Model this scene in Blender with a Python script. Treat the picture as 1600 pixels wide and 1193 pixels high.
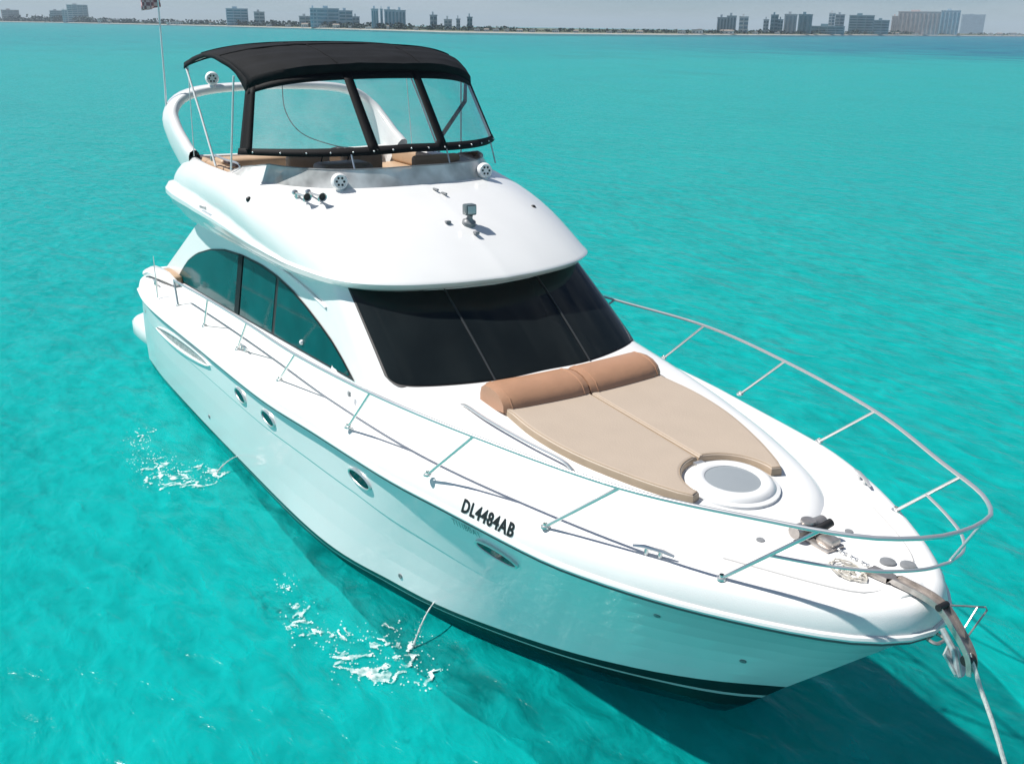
import bpy, bmesh, math, random
import numpy as np
from mathutils import Vector, Matrix, noise

for o in list(bpy.data.objects):
    bpy.data.objects.remove(o)
scene = bpy.context.scene
COL = scene.collection
R = math.radians

# ------------------------------------------------------------------ camera
CAM = Vector((9.01925, -5.03244, 5.07603))
YAW, PITCH, ROLL = 2.565007, -0.356012, 0.0141390
LENS_PX = 1492.97
fwd = Vector((math.cos(PITCH) * math.cos(YAW), math.cos(PITCH) * math.sin(YAW), math.sin(PITCH)))
rgt = Vector((math.sin(YAW), -math.cos(YAW), 0))
upv = rgt.cross(fwd)
r2 = math.cos(ROLL) * rgt + math.sin(ROLL) * upv
u2 = -math.sin(ROLL) * rgt + math.cos(ROLL) * upv
cam_d = bpy.data.cameras.new("camera")
cam = bpy.data.objects.new("camera", cam_d)
COL.objects.link(cam)
M4 = Matrix((r2, u2, -fwd)).transposed().to_4x4()
M4.translation = CAM
cam.matrix_world = M4
cam_d.sensor_width = 36
cam_d.lens = LENS_PX / 1600 * 36
cam_d.clip_start = 0.1
cam_d.clip_end = 40000
scene.camera = cam

# ------------------------------------------------------------------ sky, sun, exposure
SUN_DIR = Vector((0.50, 0.52, -1.0)).normalized()      # way the light travels
w = bpy.data.worlds.new("World")
scene.world = w
w.use_nodes = True
nt = w.node_tree
bg = nt.nodes["Background"]
sky = nt.nodes.new("ShaderNodeTexSky")
sky.sky_type = 'NISHITA'
sky.sun_disc = False
sky.sun_elevation = math.asin(-SUN_DIR.z)
sky.sun_rotation = math.atan2(-SUN_DIR.x, -SUN_DIR.y)
sky.air_density = 0.7
sky.dust_density = 0.2
sky.ozone_density = 6.0
# thin broken cloud veil low in the sky
wtc = nt.nodes.new("ShaderNodeTexCoord")
wmp = nt.nodes.new("ShaderNodeMapping"); wmp.inputs["Scale"].default_value = (2.2, 2.2, 14)
wnz = nt.nodes.new("ShaderNodeTexNoise"); wnz.inputs["Scale"].default_value = 2.0; wnz.inputs["Detail"].default_value = 7
wmr = nt.nodes.new("ShaderNodeMapRange"); wmr.inputs[1].default_value = 0.42; wmr.inputs[2].default_value = 0.66
wmr.inputs[3].default_value = 0.0; wmr.inputs[4].default_value = 0.55
wmx = nt.nodes.new("ShaderNodeMix"); wmx.data_type = 'RGBA'
nt.links.new(wtc.outputs["Generated"], wmp.inputs["Vector"]); nt.links.new(wmp.outputs[0], wnz.inputs["Vector"])
nt.links.new(wnz.outputs["Fac"], wmr.inputs[0]); nt.links.new(wmr.outputs[0], wmx.inputs[0])
nt.links.new(sky.outputs[0], wmx.inputs[6]); wmx.inputs[7].default_value = (6.6, 7.4, 8.2, 1)
nt.links.new(wmx.outputs[2], bg.inputs[0])
bg.inputs[1].default_value = 0.052
sun_d = bpy.data.lights.new("sun", 'SUN')
sun_d.energy = 4.0
sun_d.angle = R(0.9)
sun_d.color = (1.0, 0.965, 0.91)
sun = bpy.data.objects.new("sun", sun_d)
COL.objects.link(sun)
sun.rotation_euler = SUN_DIR.to_track_quat('-Z', 'Y').to_euler()
sun.location = (-30, -20, 40)
vs = scene.view_settings
vs.view_transform = 'Standard'
vs.look = 'None'
vs.exposure = 0.60
vs.gamma = 1.0
vs.use_curve_mapping = False
scene.cycles.max_bounces = 10
scene.cycles.transparent_max_bounces = 24

# ------------------------------------------------------------------ materials
def mat(name, col, rough=0.5, metal=0.0, spec=0.5, bump=0.0, bscale=40.0, vary=0.0, vscale=3.0, coat=0.0):
    m = bpy.data.materials.new(name)
    m.use_nodes = True
    t = m.node_tree
    p = t.nodes["Principled BSDF"]
    p.inputs["Base Color"].default_value = (*col, 1)
    p.inputs["Roughness"].default_value = rough
    p.inputs["Metallic"].default_value = metal
    p.inputs["Specular IOR Level"].default_value = spec
    if coat:
        p.inputs["Coat Weight"].default_value = coat
        p.inputs["Coat Roughness"].default_value = 0.04
    tc = t.nodes.new("ShaderNodeTexCoord")
    if vary:
        n = t.nodes.new("ShaderNodeTexNoise")
        n.inputs["Scale"].default_value = vscale
        n.inputs["Detail"].default_value = 5
        t.links.new(tc.outputs["Object"], n.inputs["Vector"])
        rmp = t.nodes.new("ShaderNodeValToRGB")
        rmp.color_ramp.elements[0].position = 0.3
        rmp.color_ramp.elements[1].position = 0.7
        rmp.color_ramp.elements[0].color = (*[c * (1 - vary) for c in col], 1)
        rmp.color_ramp.elements[1].color = (*[min(1, c * (1 + vary * 0.5)) for c in col], 1)
        t.links.new(n.outputs["Fac"], rmp.inputs["Fac"])
        t.links.new(rmp.outputs["Color"], p.inputs["Base Color"])
    if bump:
        n2 = t.nodes.new("ShaderNodeTexNoise")
        n2.inputs["Scale"].default_value = bscale
        n2.inputs["Detail"].default_value = 3
        t.links.new(tc.outputs["Object"], n2.inputs["Vector"])
        b = t.nodes.new("ShaderNodeBump")
        b.inputs["Strength"].default_value = bump
        b.inputs["Distance"].default_value = 0.01
        t.links.new(n2.outputs["Fac"], b.inputs["Height"])
        t.links.new(b.outputs["Normal"], p.inputs["Normal"])
    return m

GEL = mat("gelcoat", (0.80, 0.80, 0.79), 0.22, vary=0.03, vscale=1.5, coat=0.4)
DECK = mat("deck_nonskid", (0.80, 0.795, 0.785), 0.45, vary=0.04, vscale=2.0, bump=0.15, bscale=160)
GELHULL = mat("hull_gelcoat", (0.78, 0.79, 0.79), 0.2, vary=0.03, vscale=0.8, coat=0.6)
BLACKP = mat("bottom_paint", (0.008, 0.009, 0.011), 0.35, vary=0.3, vscale=6)
PIN = mat("pinstripe_white", (0.62, 0.62, 0.62), 0.3)
STEEL = mat("stainless", (0.72, 0.72, 0.71), 0.28, metal=0.8)
STEELD = mat("weathered_steel", (0.50, 0.46, 0.43), 0.35, metal=0.75, vary=0.25, vscale=20)
CANVAS = mat("black_canvas", (0.010, 0.011, 0.013), 0.8, spec=0.15, bump=0.4, bscale=90, vary=0.25, vscale=5)
CANVASB = mat("black_trim", (0.005, 0.005, 0.006), 0.7, spec=0.2)
RUBBER = mat("black_rubber", (0.012, 0.012, 0.013), 0.5)
GREYP = mat("grey_plastic", (0.22, 0.23, 0.24), 0.4, vary=0.2, vscale=15)
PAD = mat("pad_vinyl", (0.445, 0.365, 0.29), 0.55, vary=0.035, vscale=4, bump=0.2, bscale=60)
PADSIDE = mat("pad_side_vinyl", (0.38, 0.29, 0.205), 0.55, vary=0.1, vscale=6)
BOLST = mat("bolster_vinyl", (0.41, 0.225, 0.135), 0.42, vary=0.08, vscale=5, bump=0.2, bscale=30)
TANSEAT = mat("seat_vinyl", (0.48, 0.33, 0.21), 0.5, vary=0.1, vscale=6)
DASHB = mat("dash_brown", (0.23, 0.18, 0.14), 0.45, vary=0.15, vscale=8)
HATCHG = mat("hatch_acrylic", (0.28, 0.31, 0.33), 0.12)
WGLASS = mat("windshield_glass", (0.010, 0.014, 0.015), 0.07, spec=0.24, vary=0.2, vscale=2)
SGLASS = mat("side_glass", (0.002, 0.072, 0.076), 0.08, spec=0.12, vary=0.25, vscale=2)
PORTG = mat("portlight_glass", (0.002, 0.012, 0.018), 0.06)
LETTER = mat("letter_black", (0.01, 0.01, 0.011), 0.4)
LETTERG = mat("letter_grey", (0.06, 0.13, 0.14), 0.4)
ROPE = mat("rope_white", (0.72, 0.72, 0.68), 0.8, vary=0.2, vscale=60, bump=0.6, bscale=150)
def foam_mat():
    m = mat("foam_white", (0.66, 0.76, 0.75), 0.8, vary=0.25, vscale=9)
    t = m.node_tree
    p = t.nodes["Principled BSDF"]
    tr = t.nodes.new("ShaderNodeBsdfTransparent"); mx = t.nodes.new("ShaderNodeMixShader")
    n = t.nodes.new("ShaderNodeTexNoise"); n.inputs["Scale"].default_value = 14; n.inputs["Detail"].default_value = 4
    tc = t.nodes.new("ShaderNodeTexCoord"); t.links.new(tc.outputs["Object"], n.inputs["Vector"])
    r_ = t.nodes.new("ShaderNodeMapRange"); r_.inputs[1].default_value = 0.36; r_.inputs[2].default_value = 0.62
    r_.inputs[3].default_value = 0.15; r_.inputs[4].default_value = 0.95
    t.links.new(n.outputs["Fac"], r_.inputs[0]); t.links.new(r_.outputs[0], mx.inputs[0])
    t.links.new(tr.outputs[0], mx.inputs[1]); t.links.new(p.outputs[0], mx.inputs[2])
    t.links.new(mx.outputs[0], t.nodes["Material Output"].inputs[0])
    return m
FOAM = foam_mat()
WHITEP = mat("white_plastic", (0.78, 0.78, 0.78), 0.35)

def clear_mat(name, tint, haze, gloss):
    m = bpy.data.materials.new(name)
    m.use_nodes = True
    t = m.node_tree
    t.nodes.clear()
    out = t.nodes.new("ShaderNodeOutputMaterial")
    tr = t.nodes.new("ShaderNodeBsdfTransparent")
    tr.inputs[0].default_value = (*tint, 1)
    df = t.nodes.new("ShaderNodeBsdfDiffuse")
    df.inputs[0].default_value = (0.75, 0.75, 0.74, 1)
    gl = t.nodes.new("ShaderNodeBsdfGlossy")
    gl.inputs["Roughness"].default_value = 0.06
    tc = t.nodes.new("ShaderNodeTexCoord")
    n = t.nodes.new("ShaderNodeTexNoise")
    n.inputs["Scale"].default_value = 2.5
    n.inputs["Detail"].default_value = 3
    t.links.new(tc.outputs["Object"], n.inputs["Vector"])
    mr = t.nodes.new("ShaderNodeMapRange")
    mr.inputs[1].default_value = 0.3
    mr.inputs[2].default_value = 0.7
    mr.inputs[3].default_value = haze * 0.4
    mr.inputs[4].default_value = haze * 1.6
    t.links.new(n.outputs["Fac"], mr.inputs[0])
    b = t.nodes.new("ShaderNodeBump")
    b.inputs["Strength"].default_value = 0.25
    b.inputs["Distance"].default_value = 0.02
    t.links.new(n.outputs["Fac"], b.inputs["Height"])
    t.links.new(b.outputs["Normal"], gl.inputs["Normal"])
    m1 = t.nodes.new("ShaderNodeMixShader")
    m2 = t.nodes.new("ShaderNodeMixShader")
    fr = t.nodes.new("ShaderNodeFresnel")
    fr.inputs[0].default_value = gloss
    t.links.new(mr.outputs[0], m1.inputs[0])
    t.links.new(tr.outputs[0], m1.inputs[1])
    t.links.new(df.outputs[0], m1.inputs[2])
    t.links.new(fr.outputs[0], m2.inputs[0])
    t.links.new(m1.outputs[0], m2.inputs[1])
    t.links.new(gl.outputs[0], m2.inputs[2])
    t.links.new(m2.outputs[0], out.inputs[0])
    return m

VINYL = clear_mat("clear_vinyl", (0.93, 0.95, 0.95), 0.17, 1.42)
ACRYL = clear_mat("tinted_acrylic", (0.74, 0.70, 0.66), 0.75, 1.25)

# ------------------------------------------------------------------ mesh helpers
def obj(name, verts, faces, m=None, parent=None, smooth=True, angle=40, mats=None, midx=None):
    me = bpy.data.meshes.new(name)
    me.from_pydata([tuple(float(c) for c in v) for v in verts], [], [tuple(int(i) for i in f) for f in faces])
    for mm in (mats or ([m] if m else [])):
        me.materials.append(mm)
    if midx is not None:
        me.polygons.foreach_set("material_index", midx)
    bm = bmesh.new()
    bm.from_mesh(me)
    bmesh.ops.recalc_face_normals(bm, faces=bm.faces)
    bm.to_mesh(me)
    bm.free()
    if smooth:
        me.polygons.foreach_set("use_smooth", [True] * len(me.polygons))
        me.set_sharp_from_angle(angle=R(angle))
    o = bpy.data.objects.new(name, me)
    COL.objects.link(o)
    if parent:
        o.parent = parent
    return o

def tag(o, label=None, cat=None, group=None, kind=None):
    if label: o["label"] = label
    if cat: o["category"] = cat
    if group: o["group"] = group
    if kind: o["kind"] = kind
    return o

def thing(name, label, cat, loc=(0, 0, 0), group=None):
    o = bpy.data.objects.new(name, None)
    o.empty_display_size = 0.2
    o.location = loc
    COL.objects.link(o)
    return tag(o, label, cat, group)

class MB:
    """collects shapes into one mesh"""
    def __init__(s):
        s.v = []; s.f = []; s.mi = []
    def add(s, v, f, mi=0):
        k = len(s.v)
        s.v += [tuple(p) for p in v]
        s.f += [tuple(i + k for i in ff) for ff in f]
        s.mi += [mi] * len(f)
        return s
    def grid(s, rows, close_u=False, close_v=False, mi=0):
        n = len(rows); m = len(rows[0])
        v = [p for r in rows for p in r]
        f = []
        for i in range(n if close_v else n - 1):
            for j in range(m if close_u else m - 1):
                a = i * m + j; b = i * m + (j + 1) % m
                c = ((i + 1) % n) * m + (j + 1) % m; d = ((i + 1) % n) * m + j
                f.append((a, b, c, d))
        return s.add(v, f, mi)
    def tube(s, path, r, n=8, mi=0, caps=True, flat=None):
        P = [Vector(p) for p in path]
        rs = r if isinstance(r, (list, tuple)) else [r] * len(P)
        rows = []
        prev = None
        for i, p in enumerate(P):
            t = (P[min(i + 1, len(P) - 1)] - P[max(i - 1, 0)]).normalized()
            if prev is None:
                a = Vector((0, 0, 1)) if abs(t.z) < 0.9 else Vector((1, 0, 0))
                x = t.cross(a).normalized()
            else:
                x = (prev - t * prev.dot(t)).normalized()
            prev = x
            y = t.cross(x)
            rx = rs[i]; ry = rs[i] if flat is None else rs[i] * flat
            rows.append([p + x * (rx * math.cos(2 * math.pi * k / n)) + y * (ry * math.sin(2 * math.pi * k / n)) for k in range(n)])
        s.grid(rows, close_u=True, mi=mi)
        if caps:
            k = len(s.v) - n * len(rows)
            s.f.append(tuple(k + i for i in range(n))); s.mi.append(mi)
            k2 = len(s.v) - n
            s.f.append(tuple(k2 + i for i in range(n))[::-1]); s.mi.append(mi)
        return s
    def box(s, c, d, rz=0.0, bev=0.0, seg=2, mi=0, mtx=None):
        bm = bmesh.new()
        bmesh.ops.create_cube(bm, size=1)
        bmesh.ops.scale(bm, vec=Vector(d), verts=bm.verts)
        if bev:
            bmesh.ops.bevel(bm, geom=list(bm.edges), offset=bev, segments=seg, profile=0.5, affect='EDGES')
        T = Matrix.Translation(Vector(c)) @ Matrix.Rotation(rz, 4, 'Z')
        if mtx is not None:
            T = Matrix.Translation(Vector(c)) @ mtx
        bm.verts.index_update()
        s.add([T @ v.co for v in bm.verts], [[v.index for v in f.verts] for f in bm.faces], mi)
        bm.free()
        return s
    def lathe(s, prof, origin, axis=(0, 0, 1), n=20, mi=0):
        q = Vector((0, 0, 1)).rotation_difference(Vector(axis).normalized())
        O = Vector(origin)
        rows = [[O + q @ Vector((r * math.cos(2 * math.pi * k / n), r * math.sin(2 * math.pi * k / n), z)) for k in range(n)] for r, z in prof]
        return s.grid(rows, close_u=True, mi=mi)
    def sphere(s, c, r, n=14, sc=(1, 1, 1), mi=0):
        prof = [(max(1e-4, r * math.sin(math.pi * i / n)), -r * math.cos(math.pi * i / n)) for i in range(n + 1)]
        rows = [[Vector(c) + Vector((a * math.cos(2 * math.pi * k / (2 * n)) * sc[0], a * math.sin(2 * math.pi * k / (2 * n)) * sc[1], z * sc[2])) for k in range(2 * n)] for a, z in prof]
        return s.grid(rows, close_u=True, mi=mi)
    def build(s, name, m=None, parent=None, smooth=True, angle=40, mats=None):
        return obj(name, s.v, s.f, m, parent, smooth, angle, mats, s.mi)

def cr(ctrl, n, arclen=True):
    """Catmull-Rom through control points, n samples"""
    C = np.array(ctrl, float)
    P = np.vstack([2 * C[0] - C[1], C, 2 * C[-1] - C[-2]])
    out = []
    K = 24
    for i in range(1, len(P) - 2):
        p0, p1, p2, p3 = P[i - 1:i + 3]
        for k in range(K):
            t = k / K
            out.append(0.5 * ((2 * p1) + (-p0 + p2) * t + (2 * p0 - 5 * p1 + 4 * p2 - p3) * t * t + (-p0 + 3 * p1 - 3 * p2 + p3) * t ** 3))
    out.append(C[-1])
    out = np.array(out)
    if arclen:
        d = np.concatenate([[0], np.cumsum(np.linalg.norm(np.diff(out, axis=0), axis=1))])
        d /= d[-1]
    else:
        d = np.linspace(0, 1, len(out))
    s = np.linspace(0, 1, n)
    return np.stack([np.interp(s, d, out[:, k]) for k in range(C.shape[1])], -1)

def itp(x, xs, ys):
    return float(np.interp(x, xs, ys))

def mir(p):
    return (p[0], -p[1], p[2])

def both(rows):
    """half rows (y>=0, first index = stern .. last = centre line) -> full symmetric rows starboard stern .. bow .. port stern"""
    return [[mir(p) for p in r] + [tuple(p) for p in r[::-1][1:]] for r in rows]

def inset2d(curve, d):
    """offset a plan curve (x,y) inward; curve goes from stern side to bow centre line with y>=0"""
    C = np.array(curve)[:, :2]
    T = np.gradient(C, axis=0)
    T[-1] = (0, -1)
    T /= np.linalg.norm(T, axis=1)[:, None] + 1e-9
    N = np.stack([T[:, 1], -T[:, 0]], -1)      # points inward/starboard-left depending on direction
    mid = len(C) // 2
    if N[mid][1] > 0:
        N = -N
    d = np.asarray(d, float)
    if d.ndim == 0:
        d = np.full(len(C), float(d))
    Q = C + N * d[:, None]
    Q[:, 1] = np.maximum(Q[:, 1], 0)
    Q[-1, 1] = 0
    return Q

# ================================================================== WATER, SEABED
def channel_factor(t, tc):
    """1 over the deep channel far out, strongest to the right of the boat"""
    N = t.nodes.new; L = t.links.new
    def ramp(x, lo, hi):
        q = N("ShaderNodeMapRange"); q.interpolation_type = 'SMOOTHSTEP'
        L(x, q.inputs[0]); q.inputs[1].default_value = lo; q.inputs[2].default_value = hi
        return q.outputs[0]
    sep = N("ShaderNodeSeparateXYZ"); L(tc.outputs["Object"], sep.inputs[0])
    ln = N("ShaderNodeVectorMath"); ln.operation = 'LENGTH'; L(tc.outputs["Object"], ln.inputs[0])
    n3 = N("ShaderNodeTexNoise"); n3.inputs["Scale"].default_value = 0.010; n3.inputs["Detail"].default_value = 4; n3.inputs["Distortion"].default_value = 0.5
    L(tc.outputs["Object"], n3.inputs["Vector"])
    ad = N("ShaderNodeMath"); ad.operation = 'MULTIPLY_ADD'
    L(n3.outputs["Fac"], ad.inputs[0]); ad.inputs[1].default_value = 240; L(ln.outputs["Value"], ad.inputs[2])
    chan = ramp(ad.outputs[0], 300, 430)
    dv = N("ShaderNodeMath"); dv.operation = 'DIVIDE'
    L(sep.outputs[1], dv.inputs[0]); L(ln.outputs["Value"], dv.inputs[1])
    nside = ramp(dv.outputs[0], 0.55, 0.90)
    cm = N("ShaderNodeMath"); cm.operation = 'MULTIPLY'
    L(chan, cm.inputs[0]); L(nside, cm.inputs[1])
    cx = N("ShaderNodeMath"); cx.operation = 'MULTIPLY_ADD'
    L(cm.outputs[0], cx.inputs[0]); cx.inputs[1].default_value = 0.75
    cw = N("ShaderNodeMath"); cw.operation = 'MULTIPLY'
    L(chan, cw.inputs[0]); cw.inputs[1].default_value = 0.25
    L(cw.outputs[0], cx.inputs[2])
    return cx.outputs[0]

def water_material():
    m = bpy.data.materials.new("sea_water")
    m.use_nodes = True
    t = m.node_tree
    t.nodes.clear()
    N = t.nodes.new; L = t.links.new
    out = N("ShaderNodeOutputMaterial")
    tc = N("ShaderNodeTexCoord")
    def nz(scale, detail, sx, sy, rot, rough=0.55, dist=0.0):
        mp = N("ShaderNodeMapping")
        mp.inputs["Scale"].default_value = (sx, sy, 1)
        mp.inputs["Rotation"].default_value = (0, 0, rot)
        L(tc.outputs["Object"], mp.inputs["Vector"])
        n = N("ShaderNodeTexNoise")
        n.inputs["Scale"].default_value = scale
        n.inputs["Detail"].default_value = detail
        n.inputs["Roughness"].default_value = rough
        n.inputs["Distortion"].default_value = dist
        L(mp.outputs[0], n.inputs["Vector"])
        return n
    a = nz(0.55, 2, 1.0, 2.2, R(-33), dist=0.4)     # long swell-ish chop
    b = nz(2.2, 4, 1.0, 1.9, R(-28), dist=0.5)      # ripples
    c = nz(9.0, 3, 1.0, 1.6, R(-40))                # fine ripples
    def mul(x, k):
        q = N("ShaderNodeMath"); q.operation = 'MULTIPLY'
        L(x, q.inputs[0]); q.inputs[1].default_value = k
        return q.outputs[0]
    def add(x, y):
        q = N("ShaderNodeMath"); q.operation = 'ADD'
        L(x, q.inputs[0]); L(y, q.inputs[1])
        return q.outputs[0]
    h = add(add(mul(a.outputs["Fac"], 0.30), mul(b.outputs["Fac"], 0.11)), mul(c.outputs["Fac"], 0.022))
    bp = N("ShaderNodeBump")
    bp.inputs["Strength"].default_value = 0.55
    bp.inputs["Distance"].default_value = 1.0
    L(h, bp.inputs["Height"])
    tr = N("ShaderNodeBsdfTransparent")
    tr.inputs[0].default_value = (0.93, 1.0, 1.0, 1)
    df = N("ShaderNodeBsdfDiffuse")
    dmx = N("ShaderNodeMix"); dmx.data_type = 'RGBA'
    L(channel_factor(t, tc), dmx.inputs[0])
    dmx.inputs[6].default_value = (0.002, 0.41, 0.395, 1)
    dmx.inputs[7].default_value = (0.0, 0.15, 0.26, 1)
    L(dmx.outputs[2], df.inputs[0])
    L(bp.outputs[0], df.inputs["Normal"])
    gl = N("ShaderNodeBsdfGlossy")
    gl.inputs["Roughness"].default_value = 0.20
    gl.inputs[0].default_value = (0.9, 0.9, 0.9, 1)
    L(bp.outputs[0], gl.inputs["Normal"])
    m1 = N("ShaderNodeMixShader")
    # scattering near the surface varies with the chop
    mr = N("ShaderNodeMapRange")
    mr.inputs[1].default_value = 0.35; mr.inputs[2].default_value = 0.70
    mr.inputs[3].default_value = 0.26; mr.inputs[4].default_value = 0.60
    L(b.outputs["Fac"], mr.inputs[0])
    L(mr.outputs[0], m1.inputs[0])
    L(tr.outputs[0], m1.inputs[1]); L(df.outputs[0], m1.inputs[2])
    fr = N("ShaderNodeFresnel")
    fr.inputs[0].default_value = 1.33
    L(bp.outputs[0], fr.inputs["Normal"])
    fm = N("ShaderNodeMath"); fm.operation = 'MULTIPLY'
    L(fr.outputs[0], fm.inputs[0]); fm.inputs[1].default_value = 0.46
    m2 = N("ShaderNodeMixShader")
    L(fm.outputs[0], m2.inputs[0])
    L(m1.outputs[0], m2.inputs[1]); L(gl.outputs[0], m2.inputs[2])
    L(m2.outputs[0], out.inputs[0])
    return m

def seabed_material():
    m = bpy.data.materials.new("seabed_sand")
    m.use_nodes = True
    t = m.node_tree
    N = t.nodes.new; L = t.links.new
    p = t.nodes["Principled BSDF"]
    p.inputs["Roughness"].default_value = 1.0
    p.inputs["Specular IOR Level"].default_value = 0.0
    tc = N("ShaderNodeTexCoord")
    def nz(scale, detail, sx, sy, rot, dist=0.0):
        mp = N("ShaderNodeMapping")
        mp.inputs["Scale"].default_value = (sx, sy, 1)
        mp.inputs["Rotation"].default_value = (0, 0, rot)
        L(tc.outputs["Object"], mp.inputs["Vector"])
        n = N("ShaderNodeTexNoise")
        n.inputs["Scale"].default_value = scale
        n.inputs["Detail"].default_value = detail
        n.inputs["Distortion"].default_value = dist
        L(mp.outputs[0], n.inputs["Vector"])
        return n
    def mixc(fac, a, b):
        q = N("ShaderNodeMix"); q.data_type = 'RGBA'
        L(fac, q.inputs[0])
        for k, v in ((6, a), (7, b)):
            if isinstance(v, tuple): q.inputs[k].default_value = (*v, 1)
            else: L(v, q.inputs[k])
        return q.outputs[2]
    def ramp(x, lo, hi):
        q = N("ShaderNodeMapRange"); q.interpolation_type = 'SMOOTHSTEP'
        L(x, q.inputs[0]); q.inputs[1].default_value = lo; q.inputs[2].default_value = hi
        return q.outputs[0]
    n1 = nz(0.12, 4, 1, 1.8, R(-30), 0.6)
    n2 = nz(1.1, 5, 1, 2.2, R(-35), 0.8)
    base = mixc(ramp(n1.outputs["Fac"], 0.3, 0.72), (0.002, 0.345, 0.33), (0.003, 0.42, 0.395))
    base = mixc(ramp(n2.outputs["Fac"], 0.52, 0.78), base, (0.008, 0.50, 0.47))  # lighter mottling paints the caustic light network into the sand colour
    # weed beds and the deeper channel far out
    ln = N("ShaderNodeVectorMath"); ln.operation = 'LENGTH'; L(tc.outputs["Object"], ln.inputs[0])
    base = mixc(channel_factor(t, tc), base, (0.0, 0.115, 0.22))
    n4 = nz(0.02, 5, 1.0, 2.5, R(-30), 0.8)
    far = ramp(ln.outputs["Value"], 40, 110)
    n5 = nz(0.035, 4, 1.0, 3.0, R(-32), 0.5)
    base = mixc(ramp(n5.outputs["Fac"], 0.38, 0.62), base, (0.002, 0.39, 0.385))
    wb = N("ShaderNodeMath"); wb.operation = 'MULTIPLY'
    L(ramp(n4.outputs["Fac"], 0.55, 0.68), wb.inputs[0]); L(far, wb.inputs[1])
    wb2 = N("ShaderNodeMath"); wb2.operation = 'MULTIPLY'
    L(wb.outputs[0], wb2.inputs[0]); wb2.inputs[1].default_value = 0.5
    base = mixc(wb2.outputs[0], base, (0.02, 0.20, 0.24))
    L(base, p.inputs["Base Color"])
    return m

WATER = water_material()
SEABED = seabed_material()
RAD = 9000.0
ring = [(RAD * math.cos(2 * math.pi * k / 96), RAD * math.sin(2 * math.pi * k / 96), 0) for k in range(96)]
tag(obj("water", ring, [tuple(range(96))], WATER, smooth=False), kind="structure")

def make_seabed():
    mb = MB()
    n = 110; S = 30.0
    rows = []
    for i in range(n + 1):
        r = []
        for j in range(n + 1):
            x = -S + 2 * S * i / n + 2; y = -S + 2 * S * j / n
            e = min(1, (S - max(abs(x - 2), abs(y))) / 6)
            z = -1.65 + e * (0.36 * noise.noise(Vector((x * 0.45, y * 0.8, 1.3))) + 0.24 * noise.noise(Vector((x * 1.4 + y * 0.4, y * 2.1, 4.0))))
            r.append((x, y, z))
        rows.append(r)
    mb.grid(rows)
    k = len(mb.v)
    sq = [(-S + 2, -S), (S + 2, -S), (S + 2, S), (-S + 2, S)]
    mb.v += [(a, b, -1.65) for a, b in sq] + [(-RAD, -RAD, -1.65), (RAD, -RAD, -1.65), (RAD, RAD, -1.65), (-RAD, RAD, -1.65)]
    for a in range(4):
        b = (a + 1) % 4
        mb.f.append((k + a, k + b, k + 4 + b, k + 4 + a)); mb.mi.append(0)
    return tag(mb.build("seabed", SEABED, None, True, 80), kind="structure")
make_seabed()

# ================================================================== THE YACHT
yacht = thing("motor_yacht", "white motor yacht with black canopied flybridge, anchored in the turquoise shallows", "yacht")
NS = 72
RUB = cr([(-6.0, 2.10, 1.23), (-5.2, 2.19, 1.25), (-4.2, 2.21, 1.274), (-2.45, 2.17, 1.317), (-0.33, 2.12, 1.37), (0.91, 2.00, 1.40),
          (2.2, 1.87, 1.43), (2.97, 1.74, 1.45), (3.96, 1.56, 1.475), (4.37, 1.44, 1.485), (4.82, 1.25, 1.497), (5.22, 1.03, 1.506),
          (5.65, 0.74, 1.517), (5.93, 0.50, 1.524), (6.08, 0.31, 1.53), (6.155, 0.14, 1.532), (6.175, 0.0, 1.532)], NS)
STEMTOP = (6.20, 0.0, 1.60)
BOOT = cr([(-6.0, 2.08, 0.10), (-4.6, 2.12, 0.115), (-1.6, 2.07, 0.14), (0.75, 1.97, 0.155), (1.95, 1.72, 0.185), (2.7, 1.51, 0.22),
           (3.56, 1.13, 0.26), (4.2, 0.79, 0.32), (4.72, 0.42, 0.375), (5.15, 0.0, 0.42)], NS)
WL = cr([(-6.0, 2.04, -0.02), (-1.6, 2.0, -0.02), (0.5, 1.92, -0.02), (1.6, 1.69, -0.02), (2.44, 1.42, -0.02), (3.38, 0.99, -0.02), (4.12, 0.54, -0.02),
         (4.58, 0.22, -0.02), (4.76, 0.0, -0.02)], NS)
CHINE = cr([(-6, 1.92, -0.3), (-2, 1.88, -0.3), (1, 1.6, -0.3), (2.5, 1.15, -0.28), (3.5, 0.7, -0.25), (4.2, 0.26, -0.22), (4.58, 0.0, -0.2)], NS)
KEEL = cr([(-6, 0.02, -0.75), (0, 0.02, -0.85), (2.5, 0.02, -0.7), (3.8, 0.02, -0.45), (4.4, 0.0, -0.3)], NS)

def hull_top():
    T = RUB.copy()
    Q = inset2d(T, 0.035)
    T[:, :2] = Q
    T[:, 2] -= 0.045
    return T
HT = hull_top()

def hull_at(s_arr_t):
    """hull side between boot top and rub rail at fraction t"""
    t = s_arr_t
    P = BOOT * (1 - t) + HT * t
    s = np.linspace(0, 1, NS)
    fl = 0.13 * np.clip((s - 0.45) / 0.5, 0, 1) ** 1.3 * np.clip((1.0 - s) / 0.06, 0, 1)
    P[:, 1] -= fl * np.sin(math.pi * t) ** 0.9
    # slight tumble amidships
    P[:, 1] += 0.02 * np.sin(math.pi * t) * np.clip((0.5 - s) / 0.3, 0, 1)
    return P

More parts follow.
